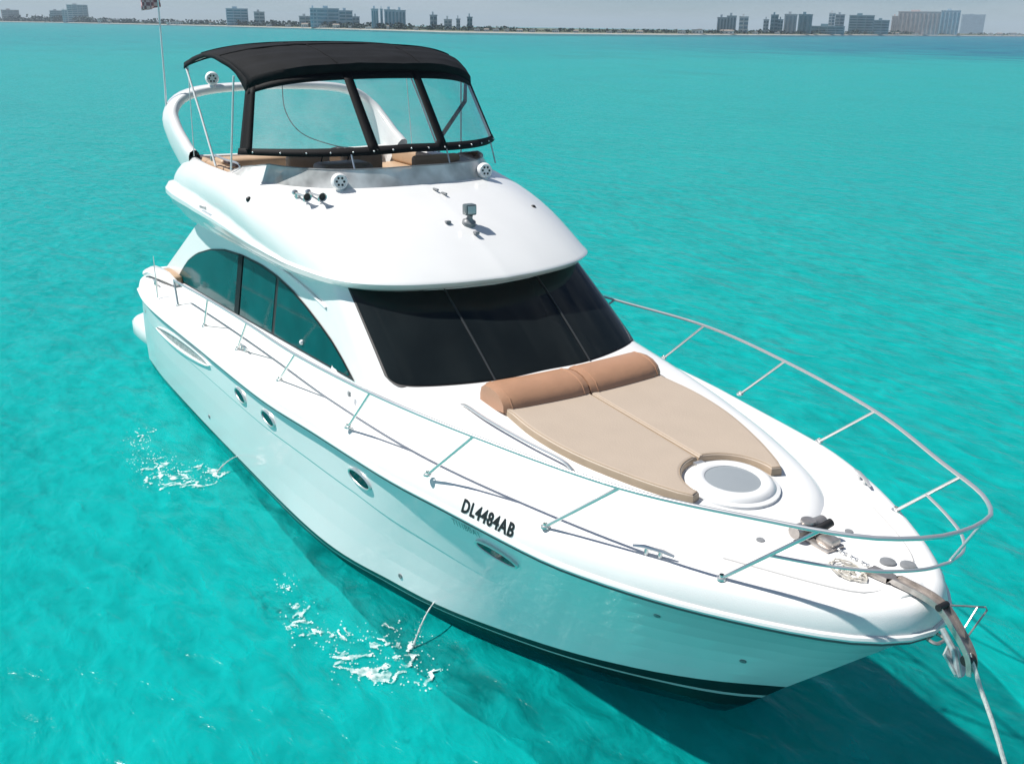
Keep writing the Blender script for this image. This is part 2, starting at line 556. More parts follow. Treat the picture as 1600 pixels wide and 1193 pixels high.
levels = [KEEL, CHINE, WL, WL * 0.55 + BOOT * 0.45, WL * 0.45 + BOOT * 0.55, BOOT]
midx_l = [0, 0, 0, 1, 0]
sgrid = np.linspace(0, 1, NS)
def knuckle_t(i):
    x = BOOT[i, 0] * 0.4 + HT[i, 0] * 0.6
    return itp(x, [-6, 0, 1.5, 2.7, 3.2, 4], [0.72, 0.70, 0.66, 0.55, 0.50, 0.42])
KT = np.array([knuckle_t(i) for i in range(NS)])
def hull_var(tarr, stepv=0.0):
    P = np.stack([hull_at(t)[i] for i, t in enumerate(tarr)])
    x = P[:, 0]
    f = np.clip((3.3 - x) / 1.2, 0, 1) * np.clip((x + 6.2) / 0.8, 0, 1)
    P[:, 1] -= stepv * f
    return P
for k in (0.33, 0.66, 0.985):
    levels.append(hull_var(KT * k)); midx_l.append(2)
levels.append(hull_var(KT * 1.015, -0.009)); midx_l.append(2)
for k in (0.25, 0.5, 0.75, 1.0):
    levels.append(hull_var(KT * 1.015 + (1 - KT * 1.015) * k, -0.009 * (1 - 0.6 * k))); midx_l.append(2)

rows = both(levels)
mb = MB()
for i in range(len(rows) - 1):
    mb.grid(rows[i:i + 2], mi=midx_l[i])
# transom
k = len(mb.v)
tr_ = [r[0] for r in rows] + [r[-1] for r in rows[::-1]]
mb.v += tr_
mb.f.append(tuple(k + i for i in range(len(tr_)))); mb.mi.append(2)
hull = mb.build("hull", None, yacht, True, 24, mats=[BLACKP, PIN, GELHULL])

# ---- deck with rounded gunwale
def deck_h(x):
    return itp(x, [-6, -4, 0, 1.5, 2.8, 4, 5.2, 6.3], [0.21, 0.21, 0.21, 0.21, 0.205, 0.20, 0.195, 0.19])
def deck_z(x):
    """height of the walking deck"""
    return itp(x, RUB[:, 0], RUB[:, 2]) + deck_h(x)
hs = np.array([deck_h(p[0]) for p in RUB])
def dl(inset, fz, extra=0.0):
    Q = inset2d(RUB, inset)
    P = RUB.copy(); P[:, :2] = Q
    P[:, 2] = RUB[:, 2] + hs * fz + extra
    return P
wid = np.interp(RUB[:, 0], [-6, 2, 5, 6.3], [1.0, 1.0, 0.85, 0.8])
dls = [dl(0.035, 0, -0.045), dl(-0.004, 0, -0.035), dl(-0.006, 0.0, 0.03), dl(0.006 * wid, 0.35), dl(0.03 * wid, 0.68), dl(0.07 * wid, 0.88), dl(0.12 * wid, 0.98), dl(0.17 * wid, 1.0, 0.0)]
half = both(dls)
mb = MB()
mb.grid(half)
last = dls[-1]
nsx = len(last)
across = [-1, -0.72, -0.35, 0, 0.35, 0.72, 1]
for i in range(nsx - 1):
    for a in range(len(across) - 1):
        xm = last[i][0]
        if xm < -4.2 and abs(across[a] + across[a + 1]) / 2 < 0.9 and abs(across[a]) <= 0.72 and abs(across[a + 1]) <= 0.72:
            continue
        q = []
        for ii, aa in ((i, across[a]), (i, across[a + 1]), (i + 1, across[a + 1]), (i + 1, across[a])):
            q.append((last[ii][0], last[ii][1] * aa, last[ii][2] + 0.02 * (1 - aa * aa)))
        mb.add(q, [(0, 1, 2, 3)])
bmv = mb
deck = mb.build("deck", DECK, yacht, True, 40)
bm = bmesh.new(); bm.from_mesh(deck.data)
bmesh.ops.remove_doubles(bm, verts=bm.verts, dist=0.0008)
bmesh.ops.recalc_face_normals(bm, faces=bm.faces)
bm.to_mesh(deck.data); bm.free()
deck.data.polygons.foreach_set("use_smooth", [True] * len(deck.data.polygons))
deck.data.set_sharp_from_angle(angle=R(40))

# cockpit well with bench
mb = MB()
x0, x1, yw, zt, zf = -5.95, -4.05, 1.53, 1.46, 0.72
mb.add([(x0, -yw, zt), (x1, -yw, zt), (x1, yw, zt), (x0, yw, zt), (x0, -yw, zf), (x1, -yw, zf), (x1, yw, zf), (x0, yw, zf)],
       [(0, 1, 5, 4), (1, 2, 6, 5), (2, 3, 7, 6), (3, 0, 4, 7), (4, 5, 6, 7)])
mb.box((-5.97, 0, 1.36), (0.10, 3.9, 0.36), bev=0.04)
for sy in (-1, 1):
    mb.tube([(-5.93, sy * 1.95, 1.48), (-5.75, sy * 1.9, 1.54), (-5.3, sy * 1.86, 1.56), (-4.9, sy * 1.8, 1.52)], [0.10, 0.12, 0.10, 0.05], n=10, flat=0.7)
mb.build("cockpit", GEL, yacht)
mb = MB(); mb.box((-5.40, -1.74, 1.50), (0.62, 0.20, 0.16), bev=0.06, seg=3)
mb.box((-5.55, 0.2, 1.2), (0.4, 2.3, 0.3), bev=0.07, seg=3)
mb.build("cockpit_seat", TANSEAT, yacht)

# rub rail
mb = MB()
zz = list(RUB[:, 2]) + list(RUB[::-1, 2][1:])
p3 = [(p[0], p[1], z) for p, z in zip([(a[0], -a[1]) for a in inset2d(RUB, -0.012)] + [(a[0], a[1]) for a in inset2d(RUB, -0.012)[::-1][1:]], zz)]
mb.tube(p3, 0.024, n=8)
rub = mb.build("rub_rail", mat("rub_vinyl", (0.74, 0.75, 0.74), 0.35), yacht)
mb = MB()
mb.tube([(x, y * 1.0, z - 0.034) for x, y, z in p3], 0.010, n=6)
mb.build("rub_insert", mat("rub_insert_grey", (0.10, 0.12, 0.12), 0.4), rub)

# swim platform
mb = MB()
outl = cr([(-5.98, 2.04, 0), (-6.5, 2.10, 0), (-7.0, 2.08, 0), (-7.3, 1.8, 0), (-7.4, 1.2, 0), (-7.42, 0, 0)], 20)
half_t = [(p[0], p[1]) for p in outl]
full = [(x, -y) for x, y in half_t] + [(x, y) for x, y in half_t[::-1][1:]]
prof = [(0.26, 0.03), (0.30, 0.0), (0.46, 0.0), (0.51, 0.03), (0.52, 0.08)]
rws = []
for z, ins in prof:
    rws.append([(x + ins * (1 if x < -6.3 else 0), y - math.copysign(min(ins, abs(y)), y), z) for x, y in full])
mb.grid(rws)
k = len(mb.v); mb.v += rws[-1]; mb.f.append(tuple(range(k, k + len(full)))); mb.mi.append(0)
k = len(mb.v); mb.v += rws[0]; mb.f.append(tuple(range(k, k + len(full)))[::-1]); mb.mi.append(0)
mb.build("swim_platform", GEL, yacht)

# ---- hull side points
def hull_y(x, z):
    """half breadth of the hull side at x,z (z between boot and rub)"""
    best = None
    for i in range(NS - 1):
        pass
    ys = []
    for t in np.linspace(0, 1, 21):
        P = hull_at(t)
        y = np.interp(x, P[:, 0], P[:, 1]); zz = np.interp(x, P[:, 0], P[:, 2])
        ys.append((zz, y))
    ys.sort()
    return itp(z, [a for a, b in ys], [b for a, b in ys])

def hull_frame(x, z, side=-1):
    y = hull_y(x, z)
    px = Vector((0.2, side * (hull_y(x + 0.1, z) - hull_y(x - 0.1, z)), 0)).normalized()
    pz = Vector((0, side * (hull_y(x, z + 0.05) - hull_y(x, z - 0.05)), 0.1)).normalized()
    n = px.cross(pz).normalized()
    if n.y * side < 0: n = -n
    pz = n.cross(px) if n.cross(px).z > 0 else px.cross(n)
    return Vector((x, side * y, z)), px, pz, n

# portlights
def portlight(x, z, side, a=0.155, b=0.062, tilt=-0.10):
    O, ex, ez, n = hull_frame(x, z, side)
    c, s = math.cos(tilt), math.sin(tilt)
    ax, az = ex * c + ez * s, ez * c - ex * s
    K = 28
    def ringp(fa, fb, off):
        return [O + ax * (fa * math.cos(2 * math.pi * k / K)) + az * (fb * math.sin(2 * math.pi * k / K)) + n * off for k in range(K)]
    mb = MB()
    mb.grid([ringp(a + 0.022, b + 0.022, -0.02), ringp(a + 0.020, b + 0.020, 0.022), ringp(a + 0.010, b + 0.010, 0.028), ringp(a, b, 0.024), ringp(a - 0.004, b - 0.004, 0.014)], close_u=True)
    fr = mb.build("portlight", STEEL, yacht)
    mb = MB()
    rr = ringp(a - 0.002, b - 0.002, 0.018)
    mb.add(rr, [tuple(range(K))])
    mb.build("glass", PORTG, fr, smooth=False)
for side in (-1, 1):
    for x, z, a, b in ((-1.10, 1.12, 0.15, 0.06), (-0.27, 1.13, 0.15, 0.06), (1.64, 1.17, 0.17, 0.06), (3.46, 1.20, 0.21, 0.052)):
        portlight(x, z, side, a, b)

# air intake scoop on the quarter
for side in (-1, 1):
    mb = MB(); mg = MB()
    xs = np.linspace(-4.65, -2.2, 26)
    up_, lo_ = [], []
    for i, x in enumerate(xs):
        q = i / 25
        zc = 0.99 + 0.16 * q
        hw = 0.085 * math.sin(math.pi * min(1, q * 1.0)) ** 0.6 + 0.001
        O, ex, ez, n = hull_frame(x, zc, side)
        up_.append((O, ez, n, hw)); 
    def off(sg, f, o):
        return [O + ez * (sg * hw * f) + n * o for O, ez, n, hw in up_]
    mb.grid([off(1, 1.25, -0.012), off(1, 1.15, 0.02), off(1, 0.85, 0.026), off(1, 0.70, 0.004)])
    mb.grid([off(-1, 1.25, -0.012), off(-1, 1.15, 0.03), off(-1, 0.8, 0.036), off(-1, 0.62, 0.004)])
    sc_ = mb.build("air_intake", GEL, yacht)
    mg.grid([off(1, 0.72, 0.008), off(-1, 0.66, 0.008)])
    mg.build("grille", mat("intake_grille", (0.38, 0.40, 0.40), 0.5, vary=0.5, vscale=25), sc_)
# through hulls
for x, z in ((-5.6, 0.98), (2.05, 0.30), (4.75, 1.18), (5.05, 0.75), (-2.6, 0.33)):
    O, ex, ez, n = hull_frame(x, z, -1)
    mb = MB()
    mb.lathe([(0.026, -0.01), (0.026, 0.008), (0.012, 0.010), (0.001, 0.004)], O, n, n=10)
    mb.build("through_hull", GREYP, yacht)

# registration lettering on the gunwale (follows the band above the rub rail)
def lettering(txt, size, place, m, name, xs=1.0, bold=0.035):
    cu = bpy.data.curves.new(name, 'FONT')
    cu.body = txt
    cu.size = size
    cu.resolution_u = 3
    cu.offset = bold * size
    cu.space_character = 1.12
    tmp = bpy.data.objects.new(name, cu)
    COL.objects.link(tmp)
    dg = bpy.context.evaluated_depsgraph_get()
    me = bpy.data.meshes.new_from_object(tmp.evaluated_get(dg))
    COL.objects.unlink(tmp)
    bpy.data.objects.remove(tmp)
    bm = bmesh.new(); bm.from_mesh(me)
    bmesh.ops.subdivide_edges(bm, edges=bm.edges, cuts=1)
    for v in bm.verts:
        v.co = place(v.co.x * xs, v.co.y)
    bm.to_mesh(me); bm.free()
    me.materials.clear(); me.materials.append(m)
    o = bpy.data.objects.new(name, me)
    COL.objects.link(o); o.parent = yacht
    return o
def band_place(x0, v0, v1, size, side=-1):
    """text advances along +x for starboard; height runs up the gunwale band"""
    prof = [np.array(d) for d in dls]
    def f(u, v):
        x = x0 + u
        pts = [(np.interp(x, d[:, 0], d[:, 1]), np.interp(x, d[:, 0], d[:, 2])) for d in prof]
        L_ = [0]
        for a, b in zip(pts[:-1], pts[1:]):
            L_.append(L_[-1] + math.hypot(a[0] - b[0], a[1] - b[1]))
        q = v0 + v / size / 0.72 * (v1 - v0)
        y = np.interp(q, L_, [p[0] for p in pts]); z = np.interp(q, L_, [p[1] for p in pts])
        return Vector((x, side * (y + 0.004), z + 0.003))
    return f
lettering("DL4484AB", 0.15, band_place(3.19, 0.115, 0.225, 0.15), LETTER, "registration_number", 0.80)
def hull_place(x0, z0, side=-1):
    def f(u, v):
        O, ex, ez, n = hull_frame(x0 + u, z0 + 0.03 * u + v, side)
        return O + n * 0.013
    return f
lettering("TI1IB0A1", 0.085, hull_place(3.0, 1.29), LETTERG, "faded_name", 0.95, 0.0)

# ---- foredeck mound
def mound_top(x):
    return 1.885 - (x - 2.6) * 0.052
MO = cr([(0.4, 1.66, 0), (1.5, 1.56, 0), (2.7, 1.38, 0), (3.4, 1.22, 0), (3.95, 1.06, 0), (4.5, 0.83, 0), (4.82, 0.60, 0), (5.02, 0.33, 0), (5.1, 0.13, 0), (5.12, 0.0, 0)], 40)
mrows = []
for ins, fz in ((-0.03, -0.1), (0.0, 0.04), (0.02, 0.22), (0.045, 0.5), (0.085, 0.75), (0.14, 0.92), (0.21, 1.0), (0.34, 1.02)):
    Q = inset2d(MO, ins)
    r = []
    for (x, y), p in zip(Q, MO):
        zb = deck_z(p[0]); zt_ = mound_top(x)
        r.append((x, y, zb + (zt_ - zb) * fz))
    mrows.append(r)
mrows.append([(x * 0.98 + 0.06, y * 0.55, z + 0.01) for x, y, z in mrows[-1]])
mrows.append([(x * 0.97 + 0.09, 0.0, z + 0.012) for x, y, z in mrows[-1]])
mb = MB(); mb.grid(both(mrows))
mb.build("foredeck_trunk", GEL, yacht, True, 60)

# ---- cabin house
HB = [(1.93, 0), (1.91, 0.5), (1.78, 1.0), (1.61, 1.34), (1.32, 1.53), (0.95, 1.572), (0.3, 1.575), (-1, 1.575), (-3, 1.575), (-5.45, 1.575)]
HTp = [(0.80, 0), (0.78, 0.5), (0.64, 1.0), (0.47, 1.30), (0.22, 1.42), (-0.1, 1.45), (-0.5, 1.45), (-1.4, 1.45), (-3, 1.45), (-4.22, 1.45)]
ZB, ZT = 1.90, 2.66
cb = cr([(a, b, ZB) for a, b in HB], 217, arclen=False)
ct = cr([(a, b, ZT) for a, b in HTp], 217, arclen=False)
def house(u, t):
    """u: control index 0..9 from the centre line, negative = starboard; t 0..1 height"""
    i = abs(u) * 24
    p = np.array([np.interp(i, range(217), cb[:, k]) * (1 - t) + np.interp(i, range(217), ct[:, k]) * t for k in range(3)])
    bul = 0.035 * math.sin(math.pi * t) * max(0, 1 - abs(u) / 5)
    p[0] += bul
    if u < 0: p[1] = -p[1]
    return Vector(p)
def house_n(u, t):
    a = house(u + 0.05, t) - house(u - 0.05, t)
    b = house(u, min(t + 0.03, 1.3)) - house(u, t - 0.03)
    n = a.cross(b).normalized()
    c = house(u, t) - Vector((-2, 0, 2.2))
    return n if n.dot(c) > 0 else -n
us = list(np.linspace(-9, 9, 145))
ts = [-0.75, -0.3, -0.05, 0, 0.1, 0.3, 0.5, 0.7, 0.9, 1.0]
mb = MB()
mb.grid([[house(u, t) for u in us] for t in ts])
k = len(mb.v); mb.v += [house(u, 1.0) for u in us]; mb.f.append(tuple(range(k, k + len(us)))); mb.mi.append(0)
# aft bulkhead
k = len(mb.v); mb.v += [house(-9, -0.75), house(9, -0.75), house(9, 1.0), house(-9, 1.0)]; mb.f.append((k, k + 1, k + 2, k + 3)); mb.mi.append(0)
cabin = mb.build("cabin", GEL, yacht, True, 40)

def hp(u, t, off):
    return house(u, t) + house_n(u, t) * off
# windshield: one dark wrapped pane, rounded lower corners, black border
UW = 3.55
def wt0(u):
    d = abs(u)
    return 0.035 + (0.0 if d < UW - 0.5 else 0.09 * ((d - UW + 0.5) / 0.5) ** 3)
def wpatch(name, ua, ub, off, m, parent, t1=0.965, nu=40, e0=0.0, e1=0.0):
    rows_ = []
    for j in range(13):
        r = []
        for i in range(nu + 1):
            u = ua + (ub - ua) * i / nu
            a = wt0(u) + e0
            t = a + (t1 - e1 - a) * j / 12
            r.append(hp(u, t, off))
        rows_.append(r)
    mb = MB(); mb.grid(rows_)
    return mb.build(name, m, parent, True, 60)
wind = wpatch("windshield", -UW, UW, 0.004, RUBBER, cabin, nu=80)
wpatch("pane", -UW + 0.10, -1.14, 0.009, WGLASS, wind, e0=0.03, e1=0.01)
wpatch("pane", -1.08, 1.08, 0.009, WGLASS, wind, e0=0.03, e1=0.01)
wpatch("pane", 1.14, UW - 0.10, 0.009, WGLASS, wind, e0=0.03, e1=0.01)
for sg in (-1, 1):
    mb = MB()
    mb.tube([hp(sg * 1.11, t, 0.013) for t in np.linspace(0.05, 0.95, 10)], 0.009, n=6)
    mb.build("mullion", mat("mullion_grey", (0.03, 0.035, 0.038), 0.4), wind)
# side windows
def yside(z):
    return 1.575 - (z - ZB) * (0.125 / (ZT - ZB))
WT = [(-5.42, 1.47), (-5.2, 1.66), (-4.9, 1.86), (-4.5, 2.03), (-3.9, 2.20), (-3.3, 2.31), (-2.6, 2.375), (-1.9, 2.40), (-1.4, 2.385), (-0.9, 2.335), (-0.46, 2.265), (0.0, 2.165), (0.33, 2.08), (0.65, 1.965), (0.93, 1.845)]
WBt = [(-5.42, 1.455), (-2.6, 1.615), (-0.7, 1.735), (0.93, 1.84)]
def swin(xa, xb, off, shrink, side):
    rows_ = []
    for x in np.linspace(xa, xb, 40):
        zt_ = itp(x, [p[0] for p in WT], [p[1] for p in WT]) - shrink
        zb_ = itp(x, [p[0] for p in WBt], [p[1] for p in WBt]) + shrink
        zt_ = max(zt_, zb_ + 0.004)
        rows_.append([(x, side * (yside(z) + off), z) for z in np.linspace(zb_, zt_, 8)])
    mb = MB(); mb.grid(rows_)
    return mb
for side in (-1, 1):
    fr = swin(-5.42, 0.93, 0.008, 0.0, side).build("side_window", RUBBER, cabin, True, 60)
    for a, b in ((-5.30, -2.72), (-2.50, -1.36), (-1.27, 0.80)):
        swin(a, b, 0.013, 0.022, side).build("pane", SGLASS, fr, True, 60)
    mb = MB()
    mb.box((-2.61, side * (yside(2.0) + 0.012), 2.0), (0.16, 0.02, 0.74), mtx=Matrix.Rotation(side * 0.163, 4, 'X'))
    mb.build("mullion", mat("window_post", (0.004, 0.016, 0.018), 0.6, spec=0.1), fr)
    mb = MB()
    mb.sphere((-0.42, side * (yside(1.86) + 0.02), 1.86), 0.028, n=8)
    mb.build("latch", WHITEP, fr)
# cabin eyebrow trim above the windows
for side in (-1, 1):
    mb = MB()
    pth = [(x, side * (yside(z) + 0.012), z) for x, z in ((-4.0, 2.45), (-2.6, 2.49), (-1.4, 2.49), (-0.5, 2.43), (0.1, 2.36))]
    mb.tube(cr(pth, 20), 0.014, n=6)
    mb.build("eyebrow_trim", GEL, cabin)
# small vents and light on cabin side
mb = MB()
mb.box((0.95, -1.66, 1.73), (0.05, 0.02, 0.05), bev=0.006)
mb.build("deck_light", GREYP, cabin)

# ---- sun pad and bolster
def pad_half(side):
    """outline of one half, clockwise list of (x,|y|)"""
    hx, hr = 4.40, 0.385
    edge = cr([(2.52, 0.87, 0), (3.0, 0.905, 0), (3.5, 0.85, 0), (4.0, 0.70, 0), (4.36, 0.545, 0), (4.47, 0.47, 0)], 18)
    pts = [(2.52, 0.006)] + [(p[0], p[1]) for p in edge]
    a0 = math.atan2(0.40, 0.045)
    for k in range(15):
        a = a0 + (math.pi - a0) * k / 14
        pts.append((hx + hr * math.cos(a) * 1.0, max(0.006, hr * math.sin(a))))
    return pts
pad = None
for side in (-1, 1):
    pts = pad_half(side)
    n = len(pts)
    cx = sum(p[0] for p in pts) / n; cy = sum(p[1] for p in pts) / n
    mb = MB()
    rws = []
    for h, ins in ((-0.02, 0.0), (0.045, 0.0), (0.062, 0.006), (0.072, 0.02), (0.075, 0.04)):
        r = []
        for i, (x, y) in enumerate(pts):
            a = Vector(pts[(i + 1) % n]) - Vector(pts[i - 1])
            nn = Vector((a.y, -a.x)).normalized() if a.length > 1e-6 else Vector((0, 0))
            q = Vector((x, y)) + nn * (ins)
            if (q - Vector((cx, cy))).length > (Vector((x, y)) - Vector((cx, cy))).length + 1e-5:
                q = Vector((x, y)) - nn * ins
            r.append((q.x, side * q.y, mound_top(q.x) + h))
        rws.append(r)
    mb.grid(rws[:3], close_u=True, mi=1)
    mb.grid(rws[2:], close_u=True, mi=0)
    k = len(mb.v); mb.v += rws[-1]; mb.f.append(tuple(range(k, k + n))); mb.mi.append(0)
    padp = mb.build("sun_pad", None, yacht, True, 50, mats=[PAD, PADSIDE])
    mb = MB()
    mb.tube([Vector(p) + Vector((0, 0, -0.004)) for p in rws[3]] + [Vector(rws[3][0]) + Vector((0, 0, -0.004))], 0.0065, n=6)
    mb.build("piping", PADSIDE, padp)
    # bolster
    mb = MB()
    ys = np.linspace(0.008, 0.895, 14)
    rws = []
    for i, y in enumerate(ys):
        e = 1.0
        if i == 0: e = 0.90
        if i == 1: e = 0.985
        if i == 13: e = 0.82
        if i == 12: e = 0.97
        xo = -0.05 * (y / 0.9) ** 2
        prof = [(2.62, 0.0), (2.615, 0.07), (2.565, 0.135), (2.47, 0.18), (2.36, 0.198), (2.24, 0.19), (2.165, 0.15), (2.14, 0.07), (2.14, -0.02), (2.4, -0.03)]
        c0 = (2.38, 0.08)
        rws.append([(c0[0] + (px - c0[0]) * e + xo, side * y, mound_top(2.5) + 0.02 + c0[1] + (pz - c0[1]) * e) for px, pz in prof])
    mb.grid(rws, close_u=True)
    for rr in (rws[0], rws[-1]):
        k = len(mb.v); mb.v += rr; mb.f.append(tuple(range(k, k + len(rr)))); mb.mi.append(0)
    bol = mb.build("bolster", BOLST, yacht, True, 60)
    for rr in (rws[1], rws[-2]):
        mb = MB()
        mb.tube(list(rr[:9]), 0.006, n=6)
        mb.build("piping", BOLST, bol)

# ---- round deck hatch
hz = mound_top(4.40) + 0.01
mb = MB()
mb.lathe([(0.37, -0.03), (0.365, 0.012), (0.33, 0.022), (0.315, 0.045), (0.285, 0.062), (0.235, 0.064), (0.215, 0.05), (0.212, 0.03)], (4.40, 0, hz), (0.05, 0, 1), n=40)
hatch = mb.build("deck_hatch", GEL, yacht)
mb = MB()
mb.lathe([(0.214, 0.046), (0.12, 0.052), (0.001, 0.053)], (4.40, 0, hz), (0.05, 0, 1), n=40)
mb.build("hatch_lens", HATCHG, hatch)
mb = MB(); mb.box((4.06, -0.03, hz + 0.05), (0.05, 0.09, 0.03), bev=0.008)
mb.build("hinge", STEEL, hatch)

# grab rail beside the pad (starboard)
mb = MB()
gp = cr([(2.12, -1.10, 1.86), (2.2, -1.10, 1.93), (2.6, -1.10, 1.93), (3.1, -1.04, 1.905), (3.5, -0.97, 1.885), (3.62, -0.94, 1.83)], 24)
mb.tube(gp, 0.013, n=8)
mb.build("grab_rail", STEEL, yacht)

# ================================================================== FLYBRIDGE
# half outlines as control points, bow centre -> aft corner -> stern centre
FL = [(1.17, 0), (1.10, 0.55), (0.90, 1.10), (0.52, 1.48), (-0.17, 1.66), (-1.24, 1.76), (-2.4, 1.80), (-3.5, 1.84), (-4.5, 1.84), (-4.98, 1.72), (-5.05, 1.2), (-5.05, 0)]
FT = [(-0.60, 0), (-0.64, 0.45), (-0.82, 0.95), (-1.22, 1.30), (-1.7, 1.50), (-2.3, 1.60), (-2.9, 1.64), (-3.6, 1.64), (-4.3, 1.56), (-4.62, 1.42), (-4.7, 1.0), (-4.7, 0)]
NF = 120
fl = cr([(a, b, 0) for a, b in FL], 24 * 11 + 1, arclen=False)
ft = cr([(a, b, 0) for a, b in FT], 24 * 11 + 1, arclen=False)
idx = np.linspace(0, 24 * 11, NF).astype(int)
fl = fl[idx]; ft = ft[idx]
fl[:, 1] = np.maximum(fl[:, 1], 0); ft[:, 1] = np.maximum(ft[:, 1], 0)
uu = np.linspace(0, 11, NF)
def off_in(C, d):
    c = np.array([-1.8, 0.0])
    T = np.gradient(C[:, :2], axis=0)
    T[0] = (0, 1); T[-1] = (0, -1)
    T /= np.linalg.norm(T, axis=1)[:, None] + 1e-9
    Nn = np.stack([-T[:, 1], T[:, 0]], -1)
    d = np.asarray(d, float)
    if d.ndim == 0: d = np.full(len(C), float(d))
    Q = C[:, :2] + Nn * d[:, None]
    Q[:, 1] = np.maximum(Q[:, 1], 0); Q[0, 1] = 0; Q[-1, 1] = 0
    return Q
side_w = np.interp(uu, [0, 4.4, 5.2, 6.2, 7.2, 8.4, 11], [0, 0, 0.22, 0.58, 0.85, 1.0, 1.0])   # how much the aft side moulding stands up
FZ = 2.65
fas_top = 0.075 + 0.27 * side_w            # height of the fascia
fas_bot = 0.05 * side_w
def zrow(Q, z):
    z = np.asarray(z, float)
    if z.ndim == 0: z = np.full(len(Q), float(z))
    return [(q[0], q[1], zz) for q, zz in zip(Q, z)]
fr_rows = []
fas_in = np.interp(uu, [0, 2.8, 4.2, 7, 9, 11], [0.24, 0.22, 0.22, 0.24, 0.22, 0.22])     # how far the fascia slants in towards its foot
fz0 = np.interp(uu, [0, 3, 4.5, 9, 11], [2.585, 2.56, 2.50, 2.50, 2.50])
lip = FZ + 0.085 + 0.26 * side_w
low = FZ + 0.06 + 0.13 * side_w
fr_rows.append(zrow(off_in(fl, fas_in + 0.16), fz0 + 0.005))
fr_rows.append(zrow(off_in(fl, fas_in + 0.02), fz0))
fr_rows.append(zrow(off_in(fl, fas_in), fz0 + 0.012))
fr_rows.append(zrow(off_in(fl, fas_in - 0.015), fz0 + 0.03))
fr_rows.append(zrow(off_in(fl, fas_in * 0.93), fz0 + 0.036))
fr_rows.append(zrow(off_in(fl, fas_in * 0.38), fz0 * 0.35 + low * 0.65 - 0.01))
fr_rows.append(zrow(off_in(fl, fas_in * 0.30 - 0.006), fz0 * 0.35 + low * 0.65 - 0.002))
fr_rows.append(zrow(off_in(fl, 0.02), low - 0.01))
fr_rows.append(zrow(off_in(fl, 0.0 - 0.012 * side_w), low + 0.012))
fr_rows.append(zrow(off_in(fl, -0.012 * side_w), (low + lip) / 2))
fr_rows.append(zrow(off_in(fl, 0.006 + 0.03 * side_w), lip - 0.004))
fr_rows.append(zrow(off_in(fl, 0.03 + 0.08 * side_w), lip + 0.012))
b0 = np.array(fr_rows[-1])
# main bulging surface up to the coaming
ZTc = np.interp(uu, [0, 3, 6, 8, 9.5, 11], [3.385, 3.375, 3.38, 3.38, 3.34, 3.32])
top = np.concatenate([ft[:, :2], ZTc[:, None]], 1)
bulgev = np.interp(uu, [0, 2, 3.5, 5, 8, 11], [0.085, 0.085, 0.07, 0.035, 0.0, 0.0])
bulgeo = np.interp(uu, [0, 2, 3.5, 5, 8, 11], [0.0, 0.0, 0.05, 0.07, 0.025, 0.02])
for t in (0.06, 0.14, 0.24, 0.36, 0.48, 0.60, 0.72, 0.84, 0.94, 1.0):
    base = b0 * (1 - t) + top * t
    # side walls stay more upright than a straight line
    tt = t ** np.interp(uu, [0, 3, 5, 11], [1.0, 1.0, 1.25, 1.35])
    base[:, :2] = b0[:, :2] * (1 - tt[:, None]) + top[:, :2] * tt[:, None]
    Q = off_in(base, -bulgeo * math.sin(math.pi * t))
    z = base[:, 2] + bulgev * math.sin(math.pi * t) ** 0.9
    fr_rows.append(zrow(Q, z))
fr_rows.append(zrow(off_in(top, 0.03), ZTc + 0.012))
fr_rows.append(zrow(off_in(top, 0.07), ZTc + 0.0))
fr_rows.append(zrow(off_in(top, 0.10), ZTc - 0.08))
fr_rows.append(zrow(off_in(top, 0.12), np.full(NF, 2.86)))
def bothF(rows_):
    return [[mir(p) for p in r[::-1]] + [tuple(p) for p in r[1:]] for r in rows_]
FR = bothF(fr_rows)
mb = MB(); mb.grid(FR)
for rr, rev in ((FR[0], True), (FR[-1], False)):
    k = len(mb.v); mb.v += rr[:-1]; ids = list(range(k, k + len(rr) - 1)); mb.f.append(tuple(ids[::-1] if rev else ids)); mb.mi.append(0)
fly = mb.build("flybridge", GEL, yacht, True, 32)

# low tinted windscreen
ws_rows = []
sel = [i for i in range(NF) if uu[i] <= 5.6]
for k in range(6):
    q = k / 5
    hgt = np.interp(uu, [0, 4, 5.0, 5.6], [0.20, 0.19, 0.10, 0.02])
    Q = off_in(top, 0.028 + 0.10 * q)
    ws_rows.append([(Q[i][0], Q[i][1], ZTc[i] + 0.008 + hgt[i] * q) for i in sel])
mb = MB(); mb.grid(bothF(ws_rows))
wsn = mb.build("flybridge_windscreen", ACRYL, fly, True, 60)
mb = MB()
mb.tube(bothF([ws_rows[-1]])[0], 0.008, n=6)
mb.build("top_trim", GREYP, wsn)

# helm console, dash and seats inside
mb = MB()
inner = off_in(top, 0.24)
dz = []
sel2 = [i for i in range(NF) if uu[i] <= 4.2]
r0 = [(inner[i][0], inner[i][1], 2.9) for i in sel2]
r1 = [(inner[i][0], inner[i][1], 3.47) for i in sel2]
r2_ = [(inner[i][0] - 0.05, inner[i][1] * 0.97, 3.50) for i in sel2]
r3 = [(inner[i][0] - 0.40, inner[i][1] * 0.85, 3.46) for i in sel2]
r4 = [(inner[i][0] - 0.5, inner[i][1] * 0.80, 2.9) for i in sel2]
mb.grid(bothF([r0, r1, r2_, r3, r4]))
mb.build("dash", DASHB, fly)
mb = MB()
mb.box((-1.55, -0.55, 3.44), (0.40, 0.62, 0.26), bev=0.06, seg=3)
mb.build("helm_console", DASHB, fly)
mb = MB()
mb.lathe([(0.17, -0.012), (0.18, 0.0), (0.17, 0.012), (0.16, 0.0), (0.17, -0.012)], (-1.78, -0.55, 3.58), (-0.8, 0, 0.5), n=24)
mb.build("steering_wheel", RUBBER, fly)
